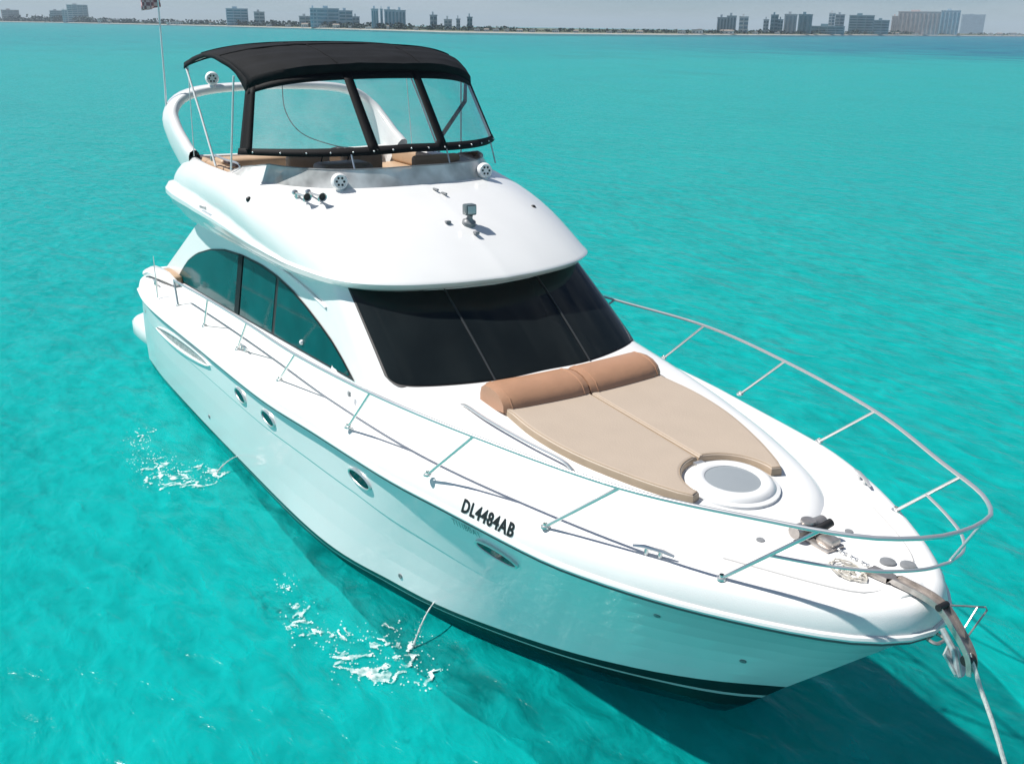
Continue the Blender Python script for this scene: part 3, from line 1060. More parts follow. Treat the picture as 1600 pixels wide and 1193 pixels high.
def seat(x, y, wx, wy, rz=0):
    t = MB()
    t.box((x, y, 3.12), (wx, wy, 0.16), bev=0.05, seg=3)
    s_ = t.build("seat", TANSEAT, fly)
    t = MB()
    t.box((x - wx * 0.45, y, 3.33), (0.14, wy, 0.46), bev=0.05, seg=3)
    t.build("backrest", TANSEAT, s_)
seat(-2.25, -0.62, 0.5, 0.55)
seat(-2.25, 0.10, 0.5, 0.55)
seat(-1.55, 0.80, 0.5, 0.65)
mb = MB()
for sy in (-1, 1):
    mb.box((-3.5, sy * 1.28, 3.06), (1.5, 0.42, 0.2), bev=0.06, seg=3)
    mb.box((-3.5, sy * 1.43, 3.27), (1.5, 0.12, 0.22), bev=0.05, seg=3)
mb.box((-4.4, 0, 3.2), (0.4, 2.4, 0.25), bev=0.06, seg=3)
mb.build("lounge_seat", TANSEAT, fly)
PLUM = mat("plum_cushion", (0.13, 0.06, 0.06), 0.6)
for x in (-3.0, -2.72):
    mb = MB(); mb.box((x, -1.46, 3.46), (0.21, 0.06, 0.05), bev=0.02)
    mb.build("cushion", PLUM, fly)
mb = MB()
mb.tube(cr([(-2.4, -1.5, 3.42), (-2.45, -1.5, 3.5), (-2.9, -1.52, 3.5), (-3.4, -1.53, 3.5), (-3.45, -1.53, 3.42)], 20), 0.013, n=6)
mb.build("coaming_rail", STEEL, fly)

def fly_pt(x, y):
    """height of the white flybridge moulding at x,y by nearest surface sample"""
    best = None
    from_rows = fr_rows[11:23]
    V = np.array(from_rows)
    d = (V[:, :, 0] - x) ** 2 + (V[:, :, 1] - abs(y)) ** 2
    ii = np.argsort(d.ravel())[:4]
    wgt = 1 / (d.ravel()[ii] + 1e-5)
    return float((V[:, :, 2].ravel()[ii] * wgt).sum() / wgt.sum())

# round speakers on the brow and on the arch
def speaker(x, y, zs, r=0.093, parent=fly, face=(0.85, -0.15, 0.12)):
    mb = MB()
    f = Vector(face).normalized()
    c = Vector((x, y, zs + r * 1.15))
    prof = [(0.001, -r * 1.0)] + [(r * math.sin(a), -r * math.cos(a)) for a in np.linspace(0.3, 2.2, 9)] + [(r * 0.78, r * 0.62), (r * 0.72, r * 0.60), (0.001, r * 0.64)]
    mb.lathe(prof, c, f, n=24)
    mb.tube([c - Vector((0, 0, r * 0.8)), (x, y, zs - 0.02)], [0.035, 0.055], n=10)
    sp = mb.build("speaker", WHITEP, parent)
    q = Vector((0, 0, 1)).rotation_difference(f)
    for k in range(6):
        mb = MB()
        a = 2 * math.pi * k / 6 + 0.3
        p = c + q @ Vector((r * 0.44 * math.cos(a), r * 0.44 * math.sin(a), r * 0.635))
        mb.lathe([(0.013, 0), (0.011, 0.006), (0.001, 0.007)], p, f, n=8)
        mb.build("speaker_hole", RUBBER, sp)
speaker(-0.80, -0.92, fly_pt(-0.80, 0.92) - 0.015)
speaker(-0.80, 0.92, fly_pt(-0.80, 0.92) - 0.015)

# twin trumpet horns
def horn(x, y, L_):
    z = fly_pt(x, y) + 0.045
    d = Vector((1, 0.05, 0.0)).normalized()
    O = Vector((x, y, z))
    mb = MB()
    mb.lathe([(0.012, 0), (0.013, L_ * 0.6), (0.022, L_ * 0.85), (0.044, L_), (0.047, L_ + 0.004), (0.036, L_ - 0.006), (0.008, L_ * 0.7)], O, d, n=14)
    mb.lathe([(0.001, -0.05), (0.032, -0.045), (0.035, -0.01), (0.02, 0.0)], O, d, n=12)
    mb.tube([O + Vector((0.02, 0, 0)), O + Vector((0.02, 0, -0.06))], 0.018, n=8)
    mb.tube([O + d * (L_ * 0.7), O + d * (L_ * 0.7) + Vector((0, 0, -0.06))], 0.012, n=8)
    h_ = mb.build("air_horn", STEEL, fly)
    mb = MB()
    mb.lathe([(0.036, -0.001), (0.02, -0.004), (0.001, -0.006)], O + d * (L_ - 0.004), d, n=12)
    mb.build("horn_mouth", RUBBER, h_)
horn(-0.96, -1.36, 0.30); horn(-0.88, -1.24, 0.34)

# search light on the centre of the brow
sx, sy = 0.36, 0.03
sz = fly_pt(sx, sy)
mb = MB()
mb.lathe([(0.075, -0.03), (0.072, 0.012), (0.05, 0.022), (0.03, 0.05), (0.03, 0.085)], (sx, sy, sz), (0.3, 0, 1), n=18)
lightb = mb.build("search_light", GREYP, fly)
mb = MB(); mb.box((sx + 0.01, sy, sz + 0.135), (0.10, 0.125, 0.115), bev=0.015)
hd = mb.build("light_head", mat("light_head_grey", (0.10, 0.13, 0.14), 0.3), lightb)
mb = MB(); mb.box((sx + 0.062, sy, sz + 0.137), (0.006, 0.095, 0.080), bev=0.002)
mb.build("lens", mat("light_lens", (0.42, 0.50, 0.52), 0.08), hd)
mb = MB(); mb.box((sx - 0.06, sy - 0.22, fly_pt(sx - 0.06, sy - 0.22) + 0.012), (0.05, 0.06, 0.03), bev=0.01)
mb.build("nav_light", GREYP, fly)
mb = MB()
mb.box((sx + 0.20, sy - 0.03, fly_pt(sx + 0.2, sy) + 0.01), (0.07, 0.05, 0.03), bev=0.01)
mb.build("nav_light", GREYP, fly)
# small fittings
for x, y in ((-1.62, -1.67), (-0.05, 1.12)):
    mb = MB()
    mb.sphere((x, y, fly_pt(x, y)), 0.035, n=8)
    mb.build("side_light", RUBBER, fly)
for x, y in ((-0.42, 0.06), (-0.30, 0.10)):
    mb = MB()
    mb.box((x, y, fly_pt(x, y) + 0.012), (0.11, 0.025, 0.022), bev=0.006)
    mb.build("deck_fitting", GREYP, fly)
# name script on the aft moulding (illegible in the photo): small grey strokes
mb = MB()
rnd = random.Random(4)
for k in range(7):
    x = -3.05 + k * 0.045
    mb.box((x, -1.842, 2.93 + 0.003 * k), (0.02, 0.004, 0.03 + 0.02 * rnd.random()), mtx=Matrix.Rotation(0.3, 4, 'Y'))
mb.build("script_mark", GREYP, fly)
# ---- radar arch
apath = cr([(-4.30, 1.50, 3.20), (-4.62, 1.535, 3.36), (-5.02, 1.56, 3.62), (-5.27, 1.53, 3.85), (-5.36, 1.38, 4.04), (-5.36, 1.08, 4.15), (-5.30, 0.6, 4.20), (-5.27, 0, 4.215)], 40)
full_p = [mir(p) for p in apath] + [tuple(p) for p in apath[::-1][1:]]
mb = MB()
rows_ = []
nP = len(full_p)
for i, p in enumerate(full_p):
    t = (Vector(full_p[min(i + 1, nP - 1)]) - Vector(full_p[max(0, i - 1)])).normalized()
    fore = Vector((1, 0, 0)); fore = (fore - t * fore.dot(t)).normalized()
    ot = t.cross(fore)
    f = abs(2 * i / (nP - 1) - 1)
    la = 0.13 + 0.19 * f ** 1.6       # fore-aft half length
    lb = 0.055 + 0.035 * f
    r = []
    for k in range(16):
        a = 2 * math.pi * k / 16
        cx_ = math.copysign(abs(math.cos(a)) ** 0.7, math.cos(a)); sx_ = math.copysign(abs(math.sin(a)) ** 0.7, math.sin(a))
        r.append(Vector(p) + fore * (la * cx_) + ot * (lb * sx_))
    rows_.append(r)
mb.grid(rows_, close_u=True)
arch = mb.build("radar_arch", GEL, yacht, True, 60)
speaker(-5.22, -0.92, 4.22, r=0.095, parent=arch, face=(0.9, -0.2, 0.0))
# whip antenna
mb = MB()
mb.tube([(-5.40, -1.56, 3.70), (-5.41, -1.53, 4.3), (-5.45, -1.46, 6.6)], [0.016, 0.013, 0.007], n=8)
mb.build("antenna", WHITEP, arch)
# pennant on the antenna
mb = MB()
rws = []
for i in range(13):
    q = i / 12
    rws.append([(-5.46 - 0.10 * q - 0.02 * math.sin(q * 7 + z * 6), -1.475 - 0.20 * q + 0.02 * math.sin(q * 9 + z * 4), z - 0.05 * q) for z in np.linspace(5.26, 5.72, 10)])
mb.grid(rws)
mflag = bpy.data.materials.new("checked_flag")
mflag.use_nodes = True
t_ = mflag.node_tree
ck = t_.nodes.new("ShaderNodeTexChecker"); ck.inputs["Scale"].default_value = 22
ck.inputs["Color1"].default_value = (0.75, 0.42, 0.43, 1); ck.inputs["Color2"].default_value = (0.34, 0.13, 0.15, 1)
tcn = t_.nodes.new("ShaderNodeTexCoord"); t_.links.new(tcn.outputs["Object"], ck.inputs["Vector"])
t_.links.new(ck.outputs[0], t_.nodes["Principled BSDF"].inputs["Base Color"])
t_.nodes["Principled BSDF"].inputs["Roughness"].default_value = 0.8
flag = mb.build("pennant", mflag)
sm = flag.modifiers.new("thick", 'SOLIDIFY'); sm.thickness = 0.004
tag(flag, "small red and black chequered pennant flying from the yacht's antenna", "flag")

# ---- bimini canopy
def bim(q, v):
    """q 0 front .. 1 rear, v -1..1 across"""
    av = abs(v)
    xf = -1.60 - 0.42 * av ** 3
    x = xf + (-4.12 - xf) * q
    zc = itp(q, [0, 0.08, 0.2, 0.4, 0.6, 0.8, 1.0], [4.66, 4.74, 4.81, 4.865, 4.87, 4.83, 4.775])
    wy = itp(q, [0, 0.3, 1.0], [1.45, 1.54, 1.58])
    drop = (0.06 * av ** 2 + 0.13 * av ** 5)
    ef = math.exp(-((q - 0.0) / 0.03) ** 2) + math.exp(-((q - 1.0) / 0.03) ** 2)
    sag = 0.05 * math.sin(math.pi * q) * av ** 6
    return Vector((x, wy * v, zc - drop + sag - 0.02 * math.sin(math.pi * ((q * 3) % 1)) * (1 - av ** 4)))
def bimw(q, v):
    # shallow wrinkles pulled in towards the bows
    p = bim(q, v)
    return p + Vector((0, 0, 0.010 * noise.noise(Vector((q * 14, v * 3.0, 2.0))) + 0.005 * noise.noise(Vector((q * 9 + v * 8, v * 9, 5.0)))))
rows_ = [[bimw(q, v) for v in np.linspace(-1, 1, 61)] for q in np.linspace(0, 1, 81)]
# hems
hem_f = [p + Vector((0.012, 0, -0.10)) for p in rows_[0]]
hem_r = [p + Vector((-0.01, 0, -0.06)) for p in rows_[-1]]
mb = MB(); mb.grid([hem_f] + rows_ + [hem_r])
# side skirts
for jj in (0, -1):
    sd = [r[jj] for r in rows_[::2]]
    sk = [p + Vector((0, (-0.01 if jj == 0 else 0.01), -0.075 - 0.10 * max(0, 1 - i / 5) + 0.025 * math.sin(math.pi * i / (len(sd) - 1)))) for i, p in enumerate(sd)]
    mb.grid([sd, sk])
canopy = mb.build("bimini_canopy", CANVAS, yacht, True, 50)
for q in (0.34, 0.67):
    mb = MB(); mb.tube([bim(q, v) + Vector((0, 0, 0.004)) for v in np.linspace(-0.99, 0.99, 40)], 0.008, n=5)
    mb.build("seam", CANVAS, canopy)
for v in (-0.36, 0.36):
    mb = MB(); mb.tube([bim(q, v) + Vector((0, 0, 0.003)) for q in np.linspace(0.01, 0.99, 40)], 0.006, n=5)
    mb.build("seam", CANVAS, canopy)
sm = canopy.modifiers.new("thick", 'SOLIDIFY'); sm.thickness = 0.012

# enclosure: bottom band, corner and middle posts, clear panels
def enc_bot(v):
    av = abs(v)
    return Vector((-0.86 - 0.92 * av ** 2.6, 1.66 * v, 3.70 + 0.045 * (1 - av)))
def enc_top(v):
    p = bim(0, max(-1, min(1, v)))
    return p + Vector((0.0, 0, -0.08))
def enc(v, s):
    a, b = enc_bot(v), enc_top(v)
    p = a.lerp(b, s)
    return p
def strip(v0, v1, s0, s1, off=0.006, nu=16, ns=6, w0=None, w1=None):
    rows_ = []
    for j in range(ns + 1):
        s = s0 + (s1 - s0) * j / ns
        rows_.append([enc(v0 + (v1 - v0) * i / nu, s) + Vector((off, 0, 0)) for i in range(nu + 1)])
    return rows_
mb = MB()
mb.grid(strip(-1.02, 1.02, -0.01, 0.085, 0.004, 40, 2))
mb.grid(strip(-1, 1, 0.90, 1.0, 0.004, 40, 2))
for vb, vt in ((-0.262, -0.30), (0.262, 0.30)):
    rows_ = []
    for s in np.linspace(0, 1, 10):
        v = vb + (vt - vb) * s
        rows_.append([enc(v - 0.036, s) + Vector((0.006, 0, 0)), enc(v + 0.036, s) + Vector((0.006, 0, 0))])
    mb.grid(rows_)
for sg in (-1, 1):
    mb.grid([[enc(sg * (1 - 0.045), s) + Vector((0.006, 0, 0)), enc(sg * 1.0, s) + Vector((0.002, 0, 0))] for s in np.linspace(0, 1, 10)])
    # the corner returns aft a little
    mb.grid([[enc(sg * 1.0, s), enc(sg * 1.0, s) + Vector((-0.09, 0, 0.0))] for s in np.linspace(0, 1, 10)])
encl = mb.build("enclosure_frame", CANVASB, canopy, True, 50)
sm = encl.modifiers.new("thick", 'SOLIDIFY'); sm.thickness = 0.01
for v0, v1 in ((-0.965, -0.29), (-0.25, 0.25), (0.29, 0.965)):
    mb = MB(); mb.grid(strip(v0, v1, 0.07, 0.91, 0.0, 14, 8))
    mb.build("clear_panel", VINYL, canopy, True, 60)
# snaps along the lower band
for v in np.linspace(-0.95, 0.95, 15):
    mb = MB()
    mb.sphere(enc(v, 0.03) + Vector((0.012, 0, 0)), 0.011, n=5)
    mb.build("snap", STEEL, encl)

# bimini frame poles
mb = MB()
for sg in (-1, 1):
    mb.tube([(-4.10, sg * 1.57, 4.56), (-3.6, sg * 1.575, 4.0), (-3.12, sg * 1.58, 3.40)], 0.014, n=8)
    mb.tube([(-2.35, sg * 1.50, 4.50), (-2.5, sg * 1.58, 3.42)], 0.012, n=8)
    mb.tube([(-4.05, sg * 1.55, 4.55), (-4.0, sg * 1.6, 3.42)], 0.006, n=6)
mb.tube([bim(0.98, v) + Vector((0, 0, -0.03)) for v in np.linspace(-0.98, 0.98, 16)], 0.012, n=6)
mb.tube([bim(0.5, v) + Vector((0, 0, -0.03)) for v in np.linspace(-0.98, 0.98, 16)], 0.012, n=6)
mb.build("frame_pole", WHITEP, canopy)
mb = MB()
mb.tube([(-2.18, 1.47, 4.46), (-2.25, 1.5, 4.15), (-2.0, 0.98, 3.72), (-1.85, 0.80, 3.60)], [0.02, 0.028, 0.028, 0.02], n=8)
mb.build("frame_brace", CANVASB, canopy)
for v0, v1, dz in ((-0.75, -0.20, -0.20), (-0.14, 0.34, -0.20), (0.42, 0.88, -0.17)):
    mb = MB()
    mb.tube([bim(0.22, v) + Vector((0, 0, dz - 0.10 + 0.03 * math.sin(v * 9))) for v in np.linspace(v0, v1, 10)], 0.011, n=6)
    mb.tube([bim(0.22, v1) + Vector((0, 0, dz + 0.06)), bim(0.22, v1) + Vector((0, 0, dz - 0.12))], 0.014, n=6)
    mb.build("frame_brace", CANVASB, canopy)
# cable hanging inside
mb = MB()
mb.tube(cr([(-2.3, -0.95, 4.45), (-2.3, -0.93, 4.1), (-2.15, -0.80, 3.85), (-1.9, -0.5, 3.72), (-1.7, -0.3, 3.70)], 24), 0.006, n=6)
mb.build("cable", RUBBER, canopy)
# small posts from windscreen up to the enclosure
for v in (-0.42, 0.28, 0.85):
    a = enc_bot(v)
    mb = MB()
    mb.tube([a, a + Vector((0.12, 0.0, -0.24))], 0.010, n=6)
    mb.build("support_post", STEEL, canopy)

# ================================================================== RAILS
TOPR = [(-4.02, 2.03, 1.80), (-2.52, 2.0, 1.89), (-1.05, 1.99, 1.97), (0.44, 1.99, 2.04), (2.03, 1.92, 2.15), (3.35, 1.68, 2.19), (4.63, 1.31, 2.215), (5.55, 0.83, 2.25), (5.95, 0.60, 2.28),
        (6.15, 0.42, 2.305), (6.28, 0.22, 2.33), (6.31, 0.0, 2.335)]
tr_h = cr(TOPR, 90)
BASES = [(-3.85, 2.05), (-2.65, 2.04), (-1.45, 2.0), (-0.15, 1.97), (1.46, 1.90), (2.76, 1.77), (4.01, 1.47), (5.22, 0.90)]
TOPS = [(-4.02, 2.03, 1.80), (-2.52, 2.0, 1.89), (-1.05, 1.99, 1.97), (0.44, 1.99, 2.04), (2.03, 1.92, 2.15), (3.35, 1.68, 2.19), (4.63, 1.31, 2.215), (5.78, 0.705, 2.267)]
mb = MB()
mb.tube([mir(p) for p in tr_h] + [tuple(p) for p in tr_h[::-1][1:]], 0.0150, n=10)
rail = mb.build("bow_rail", STEEL, yacht, True, 60)
for sg in (-1, 1):
    for (bx, by), (tx, ty, tz) in zip(BASES, TOPS):
        z = deck_z(bx)
        mb = MB()
        mb.tube([(bx, sg * by, z), (tx, sg * ty, tz)], 0.0130, n=8)
        st = mb.build("stanchion", STEEL, rail, True, 60)
        mb = MB()
        mb.lathe([(0.036, -0.006), (0.034, 0.008), (0.018, 0.014), (0.016, 0.03)], (bx, sg * by, z), (0, 0, 1), n=12)
        mb.build("base", STEEL, st)
mid = cr([(5.50, 0.80, 1.985), (5.78, 0.62, 2.0), (6.02, 0.42, 2.02), (6.17, 0.2, 2.04), (6.21, 0.0, 2.045)], 30)
mb = MB()
mb.tube([mir(p) for p in mid] + [tuple(p) for p in mid[::-1][1:]], 0.0115, n=8)
mb.tube([(6.20, 0.02, 2.045), (6.30, 0.12, 2.333)], 0.0105, n=8)
mb.build("mid_rail", STEEL, rail, True, 60)
# thin staff at the quarter
mb = MB()
mb.tube([(-4.5, -2.16, 1.46), (-4.5, -2.16, 2.05)], 0.006, n=6)
mb.tube([(-4.5, -2.16, 1.46), (-4.5, -2.16, 1.72)], 0.012, n=6)
mb.build("quarter_staff", STEEL, rail)

# cleats
def cleat(x, y, rz):
    z = deck_z(x)
    mb = MB()
    c, s = math.cos(rz), math.sin(rz)
    for d in (-0.05, 0.05):
        mb.tube([(x + c * d, y + s * d, z - 0.01), (x + c * d, y + s * d, z + 0.05)], [0.02, 0.014], n=8)
    mb.tube([(x - c * 0.15, y - s * 0.15, z + 0.042), (x - c * 0.07, y - s * 0.07, z + 0.056), (x + c * 0.07, y + s * 0.07, z + 0.056), (x + c * 0.15, y + s * 0.15, z + 0.042)], [0.009, 0.015, 0.015, 0.009], n=8)
    mb.build("cleat", STEEL, yacht)
for sg in (-1, 1):
    cleat(4.76, sg * 1.09, -sg * 0.50)
    cleat(-1.35, sg * 1.96, 0.03 * -sg)
    cleat(-5.2, sg * 2.02, 0)

# deck hatch seams (thin shallow grooves of the chain locker lid)
mb = MB()
def zline(pts, r=0.006):
    mb.tube([(x, y, deck_z(x) + 0.014 + 0.0 * y) for x, y in pts], r, n=5)
zline(cr([(5.05, -0.72, 0), (5.6, -0.45, 0), (5.85, -0.28, 0), (5.9, -0.12, 0)], 14)[:, :2])
zline(cr([(5.1, 0.78, 0), (5.55, 0.52, 0), (5.8, 0.3, 0), (5.82, 0.12, 0)], 14)[:, :2])
mb.build("locker_seam", mat("seam_grey", (0.5, 0.49, 0.48), 0.6), yacht)

# ---- windlass, chain, anchor roller, anchor
wz = deck_z(5.25) + 0.02
mb = MB()
mb.box((5.23, 0.0, wz + 0.015), (0.36, 0.17, 0.03), rz=-0.05, bev=0.01)
mb.lathe([(0.055, 0.0), (0.06, 0.04), (0.036, 0.055), (0.036, 0.08), (0.056, 0.092), (0.052, 0.105), (0.001, 0.11)], (5.16, -0.02, wz + 0.03), (0, 0, 1), n=18)
mb.tube([(5.16, -0.16, wz + 0.075), (5.16, 0.14, wz + 0.075)], [0.05, 0.05], n=12)
mb.box((5.33, 0.0, wz + 0.05), (0.14, 0.10, 0.06), bev=0.015)
wl_ = mb.build("windlass", STEELD, yacht)
mb = MB(); mb.tube([(5.24, -0.06, wz + 0.08), (5.26, 0.1, wz + 0.13)], [0.035, 0.03], n=10)
mb.build("motor_cover", RUBBER, wl_)
mb = MB()
for k in range(11):
    x = 5.42 + k * 0.045
    z = deck_z(x) + 0.03
    if k % 2: mb.box((x, 0.0, z), (0.06, 0.030, 0.012), bev=0.004, seg=1)
    else: mb.box((x, 0.0, z), (0.06, 0.012, 0.030), bev=0.004, seg=1)
mb.build("anchor_chain", STEEL, wl_)
for x, y in ((5.27, 0.30), (5.02, -0.33)):
    mb = MB()
    mb.lathe([(0.032, -0.005), (0.030, 0.014), (0.001, 0.016)], (x, y, deck_z(x) + 0.012), (0, 0, 1), n=10)
    mb.build("deck_plate", GREYP, yacht)
for x, y in ((5.70, 0.16), (5.80, 0.24)):
    mb = MB()
    mb.lathe([(0.055, -0.005), (0.052, 0.022), (0.036, 0.028), (0.001, 0.028)], (x, y, deck_z(x) + 0.012), (0, 0, 1), n=14)
    mb.build("foot_switch", GREYP, yacht)
# coil of light rope near the roller
mb = MB()
cp = []
rnd = random.Random(7)
for k in range(90):
    a = k * 0.36
    rr_ = 0.045 + 0.035 * math.sin(k * 0.13) + 0.03 * rnd.random()
    cp.append((5.64 + rr_ * math.cos(a) * 1.5, -0.16 + rr_ * math.sin(a), deck_z(5.64) + 0.025 + 0.012 * abs(math.sin(a * 1.7))))
mb.tube(cp, 0.006, n=5)
coil = mb.build("rope_coil", mat("coil_rope", (0.55, 0.52, 0.46), 0.8, vary=0.4, vscale=40))
tag(coil, "small tangle of thin rope lying on the foredeck beside the anchor roller", "rope")
# roller channel: two cheeks and a base that runs out over the bow and turns down
ch = cr([(5.72, -0.06, 1.765), (5.95, -0.03, 1.765), (6.19, 0, 1.735), (6.34, 0, 1.63), (6.45, 0, 1.51), (6.48, 0, 1.40)], 26)
mb = MB()
rows_ = []
for i, p in enumerate(ch):
    t = (Vector(ch[min(i + 1, 25)]) - Vector(ch[max(i - 1, 0)])).normalized()
    nn = Vector((0, 1, 0)).cross(t); nn = nn if nn.z > 0 or nn.x > 0 else -nn
    q = i / 25
    hw = 0.042 - 0.012 * q; hh = 0.020 + 0.010 * math.sin(math.pi * q)
    P = Vector(p)
    rows_.append([P + Vector((0, -hw - 0.006, 0)) + nn * hh, P + Vector((0, -hw - 0.006, 0)) - nn * 0.012, P + Vector((0, hw + 0.006, 0)) - nn * 0.012, P + Vector((0, hw + 0.006, 0)) + nn * hh,
                  P + Vector((0, hw, 0)) + nn * hh, P + Vector((0, hw, 0)) + nn * 0.0, P + Vector((0, -hw, 0)) + nn * 0.0, P + Vector((0, -hw, 0)) + nn * hh])
mb.grid(rows_, close_u=True)
for q in (0, -1):
    k = len(mb.v); mb.v += rows_[q]; mb.f += [(k, k + 1, k + 6, k + 7), (k + 1, k + 2, k + 5, k + 6), (k + 2, k + 3, k + 4, k + 5)]; mb.mi += [0, 0, 0]
roller = mb.build("anchor_roller", STEELD, yacht, True, 35)
mb = MB(); mb.tube([(6.445, -0.034, 1.485), (6.445, 0.034, 1.485)], 0.035, n=14)
mb.tube([(6.22, -0.045, 1.74), (6.22, 0.045, 1.74)], 0.022, n=12)
mb.build("roller_wheel", RUBBER, roller)
mb = MB()
mb.tube([(6.22, 0.05, 1.73), (6.37, 0.22, 1.74), (6.385, 0.215, 1.73), (6.38, 0.05, 1.58)], 0.006, n=6)
mb.tube([(6.34, 0.18, 1.735), (6.345, 0.05, 1.60)], 0.006, n=6)
mb.build("chain_guard", STEELD, roller)
# anchor head hanging under the roller
mb = MB()
mb.tube([(6.25, -0.01, 1.60), (6.36, -0.02, 1.50), (6.42, -0.03, 1.36)], [0.018, 0.022, 0.022], n=8)
mb.add([Vector((6.39, 0, 1.43)) + (Vector(p) - Vector((6.39, 0, 1.43))) * 0.62 for p in [(6.30, -0.12, 1.52), (6.44, -0.10, 1.36), (6.46, -0.03, 1.30), (6.46, 0.03, 1.30), (6.44, 0.08, 1.36), (6.30, 0.10, 1.52), (6.26, 0.0, 1.58),
        (6.28, -0.12, 1.50), (6.42, -0.10, 1.34), (6.44, -0.03, 1.28), (6.44, 0.03, 1.28), (6.42, 0.08, 1.34), (6.28, 0.10, 1.50), (6.24, 0.0, 1.55)]],
       [(0, 1, 2, 3, 4, 5, 6), (13, 12, 11, 10, 9, 8, 7), (0, 7, 8, 1), (1, 8, 9, 2), (2, 9, 10, 3), (3, 10, 11, 4), (4, 11, 12, 5), (5, 12, 13, 6), (6, 13, 7, 0)])
mb.build("anchor", mat("galvanised", (0.55, 0.58, 0.58), 0.4, metal=0.4, vary=0.25, vscale=30), roller, True, 35)
# bow eye
mb = MB()
mb.tube(cr([(6.19, -0.05, 1.50), (6.25, -0.05, 1.50), (6.26, 0.0, 1.50), (6.25, 0.05, 1.50), (6.19, 0.05, 1.50)], 14), 0.012, n=6)
mb.build("bow_eye", STEELD, yacht)

# anchor line
mb = MB()
lp = [(6.44, 0.0, 1.525), (6.49, 0.0, 1.46), (6.53, 0.0, 1.38), (6.68, 0.0, 1.15), (6.90, 0.0, 0.75), (7.15, 0.0, 0.30), (7.35, 0.0, -0.06), (8.6, 0, -2.0)]
mb.tube(cr(lp, 40), 0.014, n=8)
tag(mb.build("anchor_rope", ROPE), "taut white anchor rope running from the bow roller down into the sea", "rope")

# ================================================================== BILGE JETS AND FOAM
JET = clear_mat("water_jet", (0.9, 0.97, 0.97), 0.75, 1.33)
def jet(p0, p1, h, label):
    mb = MB()
    P = []
    for k in range(14):
        q = k / 13
        P.append(Vector(p0).lerp(Vector(p1), q) * 1.0)
        P[-1].z = p0[2] * (1 - q ** 2) + 0.0
    mb.tube(P, [0.005 + 0.004 * k / 13 + 0.002 * math.sin(k * 2.3) for k in range(14)], n=7)
    rr = random.Random(3)
    for k in range(22):
        q = rr.uniform(0.45, 1.0); b = P[int(q * 13)]
        mb.sphere(b + Vector((rr.gauss(0, 0.018), rr.gauss(0, 0.018), abs(rr.gauss(0, 0.02)))), rr.uniform(0.003, 0.007), n=4)
    tag(mb.build("water_stream", JET), label, "water stream")
jet((-1.62, -hull_y(-1.62, 0.15) + 0.01, 0.15), (-1.58, -2.36, 0.0), 0.3, "thin stream of bilge water falling from the hull towards the stern")
jet((2.48, -hull_y(2.48, 0.22) + 0.01, 0.22), (2.72, -1.93, 0.0), 0.3, "thin stream of bilge water falling from the hull nearer the bow")

def foam(name, centres, label, seed, cell=0.013):
    """lacy foam: grid cells kept where ridged noise is strong and a trail mask allows"""
    xs = [c[0] for c in centres]; ys = [c[1] for c in centres]; rm = max(c[2] for c in centres) + 0.1
    x0, x1, y0, y1 = min(xs) - rm, max(xs) + rm, min(ys) - rm, max(ys) + rm
    nx = int((x1 - x0) / cell); ny = int((y1 - y0) / cell)
    vid = {}
    V = []; F = []
    def val(x, y):
        m = 0
        for cx, cy, r, s in centres:
            d = math.hypot(x - cx, y - cy) / r
            if d < 1: m = max(m, s * (1 - d * d))
        if m <= 0: return 0
        wx = x + 0.10 * noise.noise(Vector((x * 2.4, y * 2.4, seed + 9)))
        wy = y + 0.10 * noise.noise(Vector((x * 2.4, y * 2.4, seed + 19)))
        rid = 1 - abs(noise.noise(Vector((wx * 3.6, wy * 3.6, seed)))) * 4.2
        rid2 = 1 - abs(noise.noise(Vector((wx * 10, wy * 10, seed + 5)))) * 4.5
        fine = noise.noise(Vector((x * 22, y * 22, seed + 3)))
        return m * 0.85 + 0.55 * rid + 0.50 * rid2 + 0.35 * fine
    for i in range(nx):
        for j in range(ny):
            x = x0 + (i + 0.5) * cell; y = y0 + (j + 0.5) * cell
            if val(x, y) > 1.0:
                q = []
                for a, b in ((i, j), (i + 1, j), (i + 1, j + 1), (i, j + 1)):
                    if (a, b) not in vid:
                        jx = 0.4 * cell * noise.noise(Vector((a * 0.9, b * 0.9, 2))); jy = 0.4 * cell * noise.noise(Vector((a * 0.9, b * 0.9, 7)))
                        vid[(a, b)] = len(V)
                        V.append((x0 + a * cell + jx, y0 + b * cell + jy, 0.014 + 0.02 * max(0, noise.noise(Vector((a * 0.35, b * 0.35, 5))))))
                    q.append(vid[(a, b)])
                F.append(q)
    rr = random.Random(int(seed * 10))
    for _ in range(260):                        # flecks and droplets round the lace
        cx, cy, r, sg_ = centres[rr.randrange(len(centres))]
        a = rr.uniform(0, 6.283); q = r * rr.uniform(0.3, 1.35)
        x, y = cx + q * math.cos(a), cy + q * math.sin(a); e = rr.uniform(0.004, 0.012); z = rr.uniform(0.012, 0.05)
        k = len(V)
        V += [(x - e, y, z), (x, y - e * 0.8, z), (x + e * 1.3, y, z), (x, y + e, z), (x, y, z + e)]
        F += [(k, k + 1, k + 4), (k + 1, k + 2, k + 4), (k + 2, k + 3, k + 4), (k + 3, k, k + 4)]
    o = obj(name, V, F, FOAM, None, True, 80)
    return tag(o, label, None, None, "stuff")
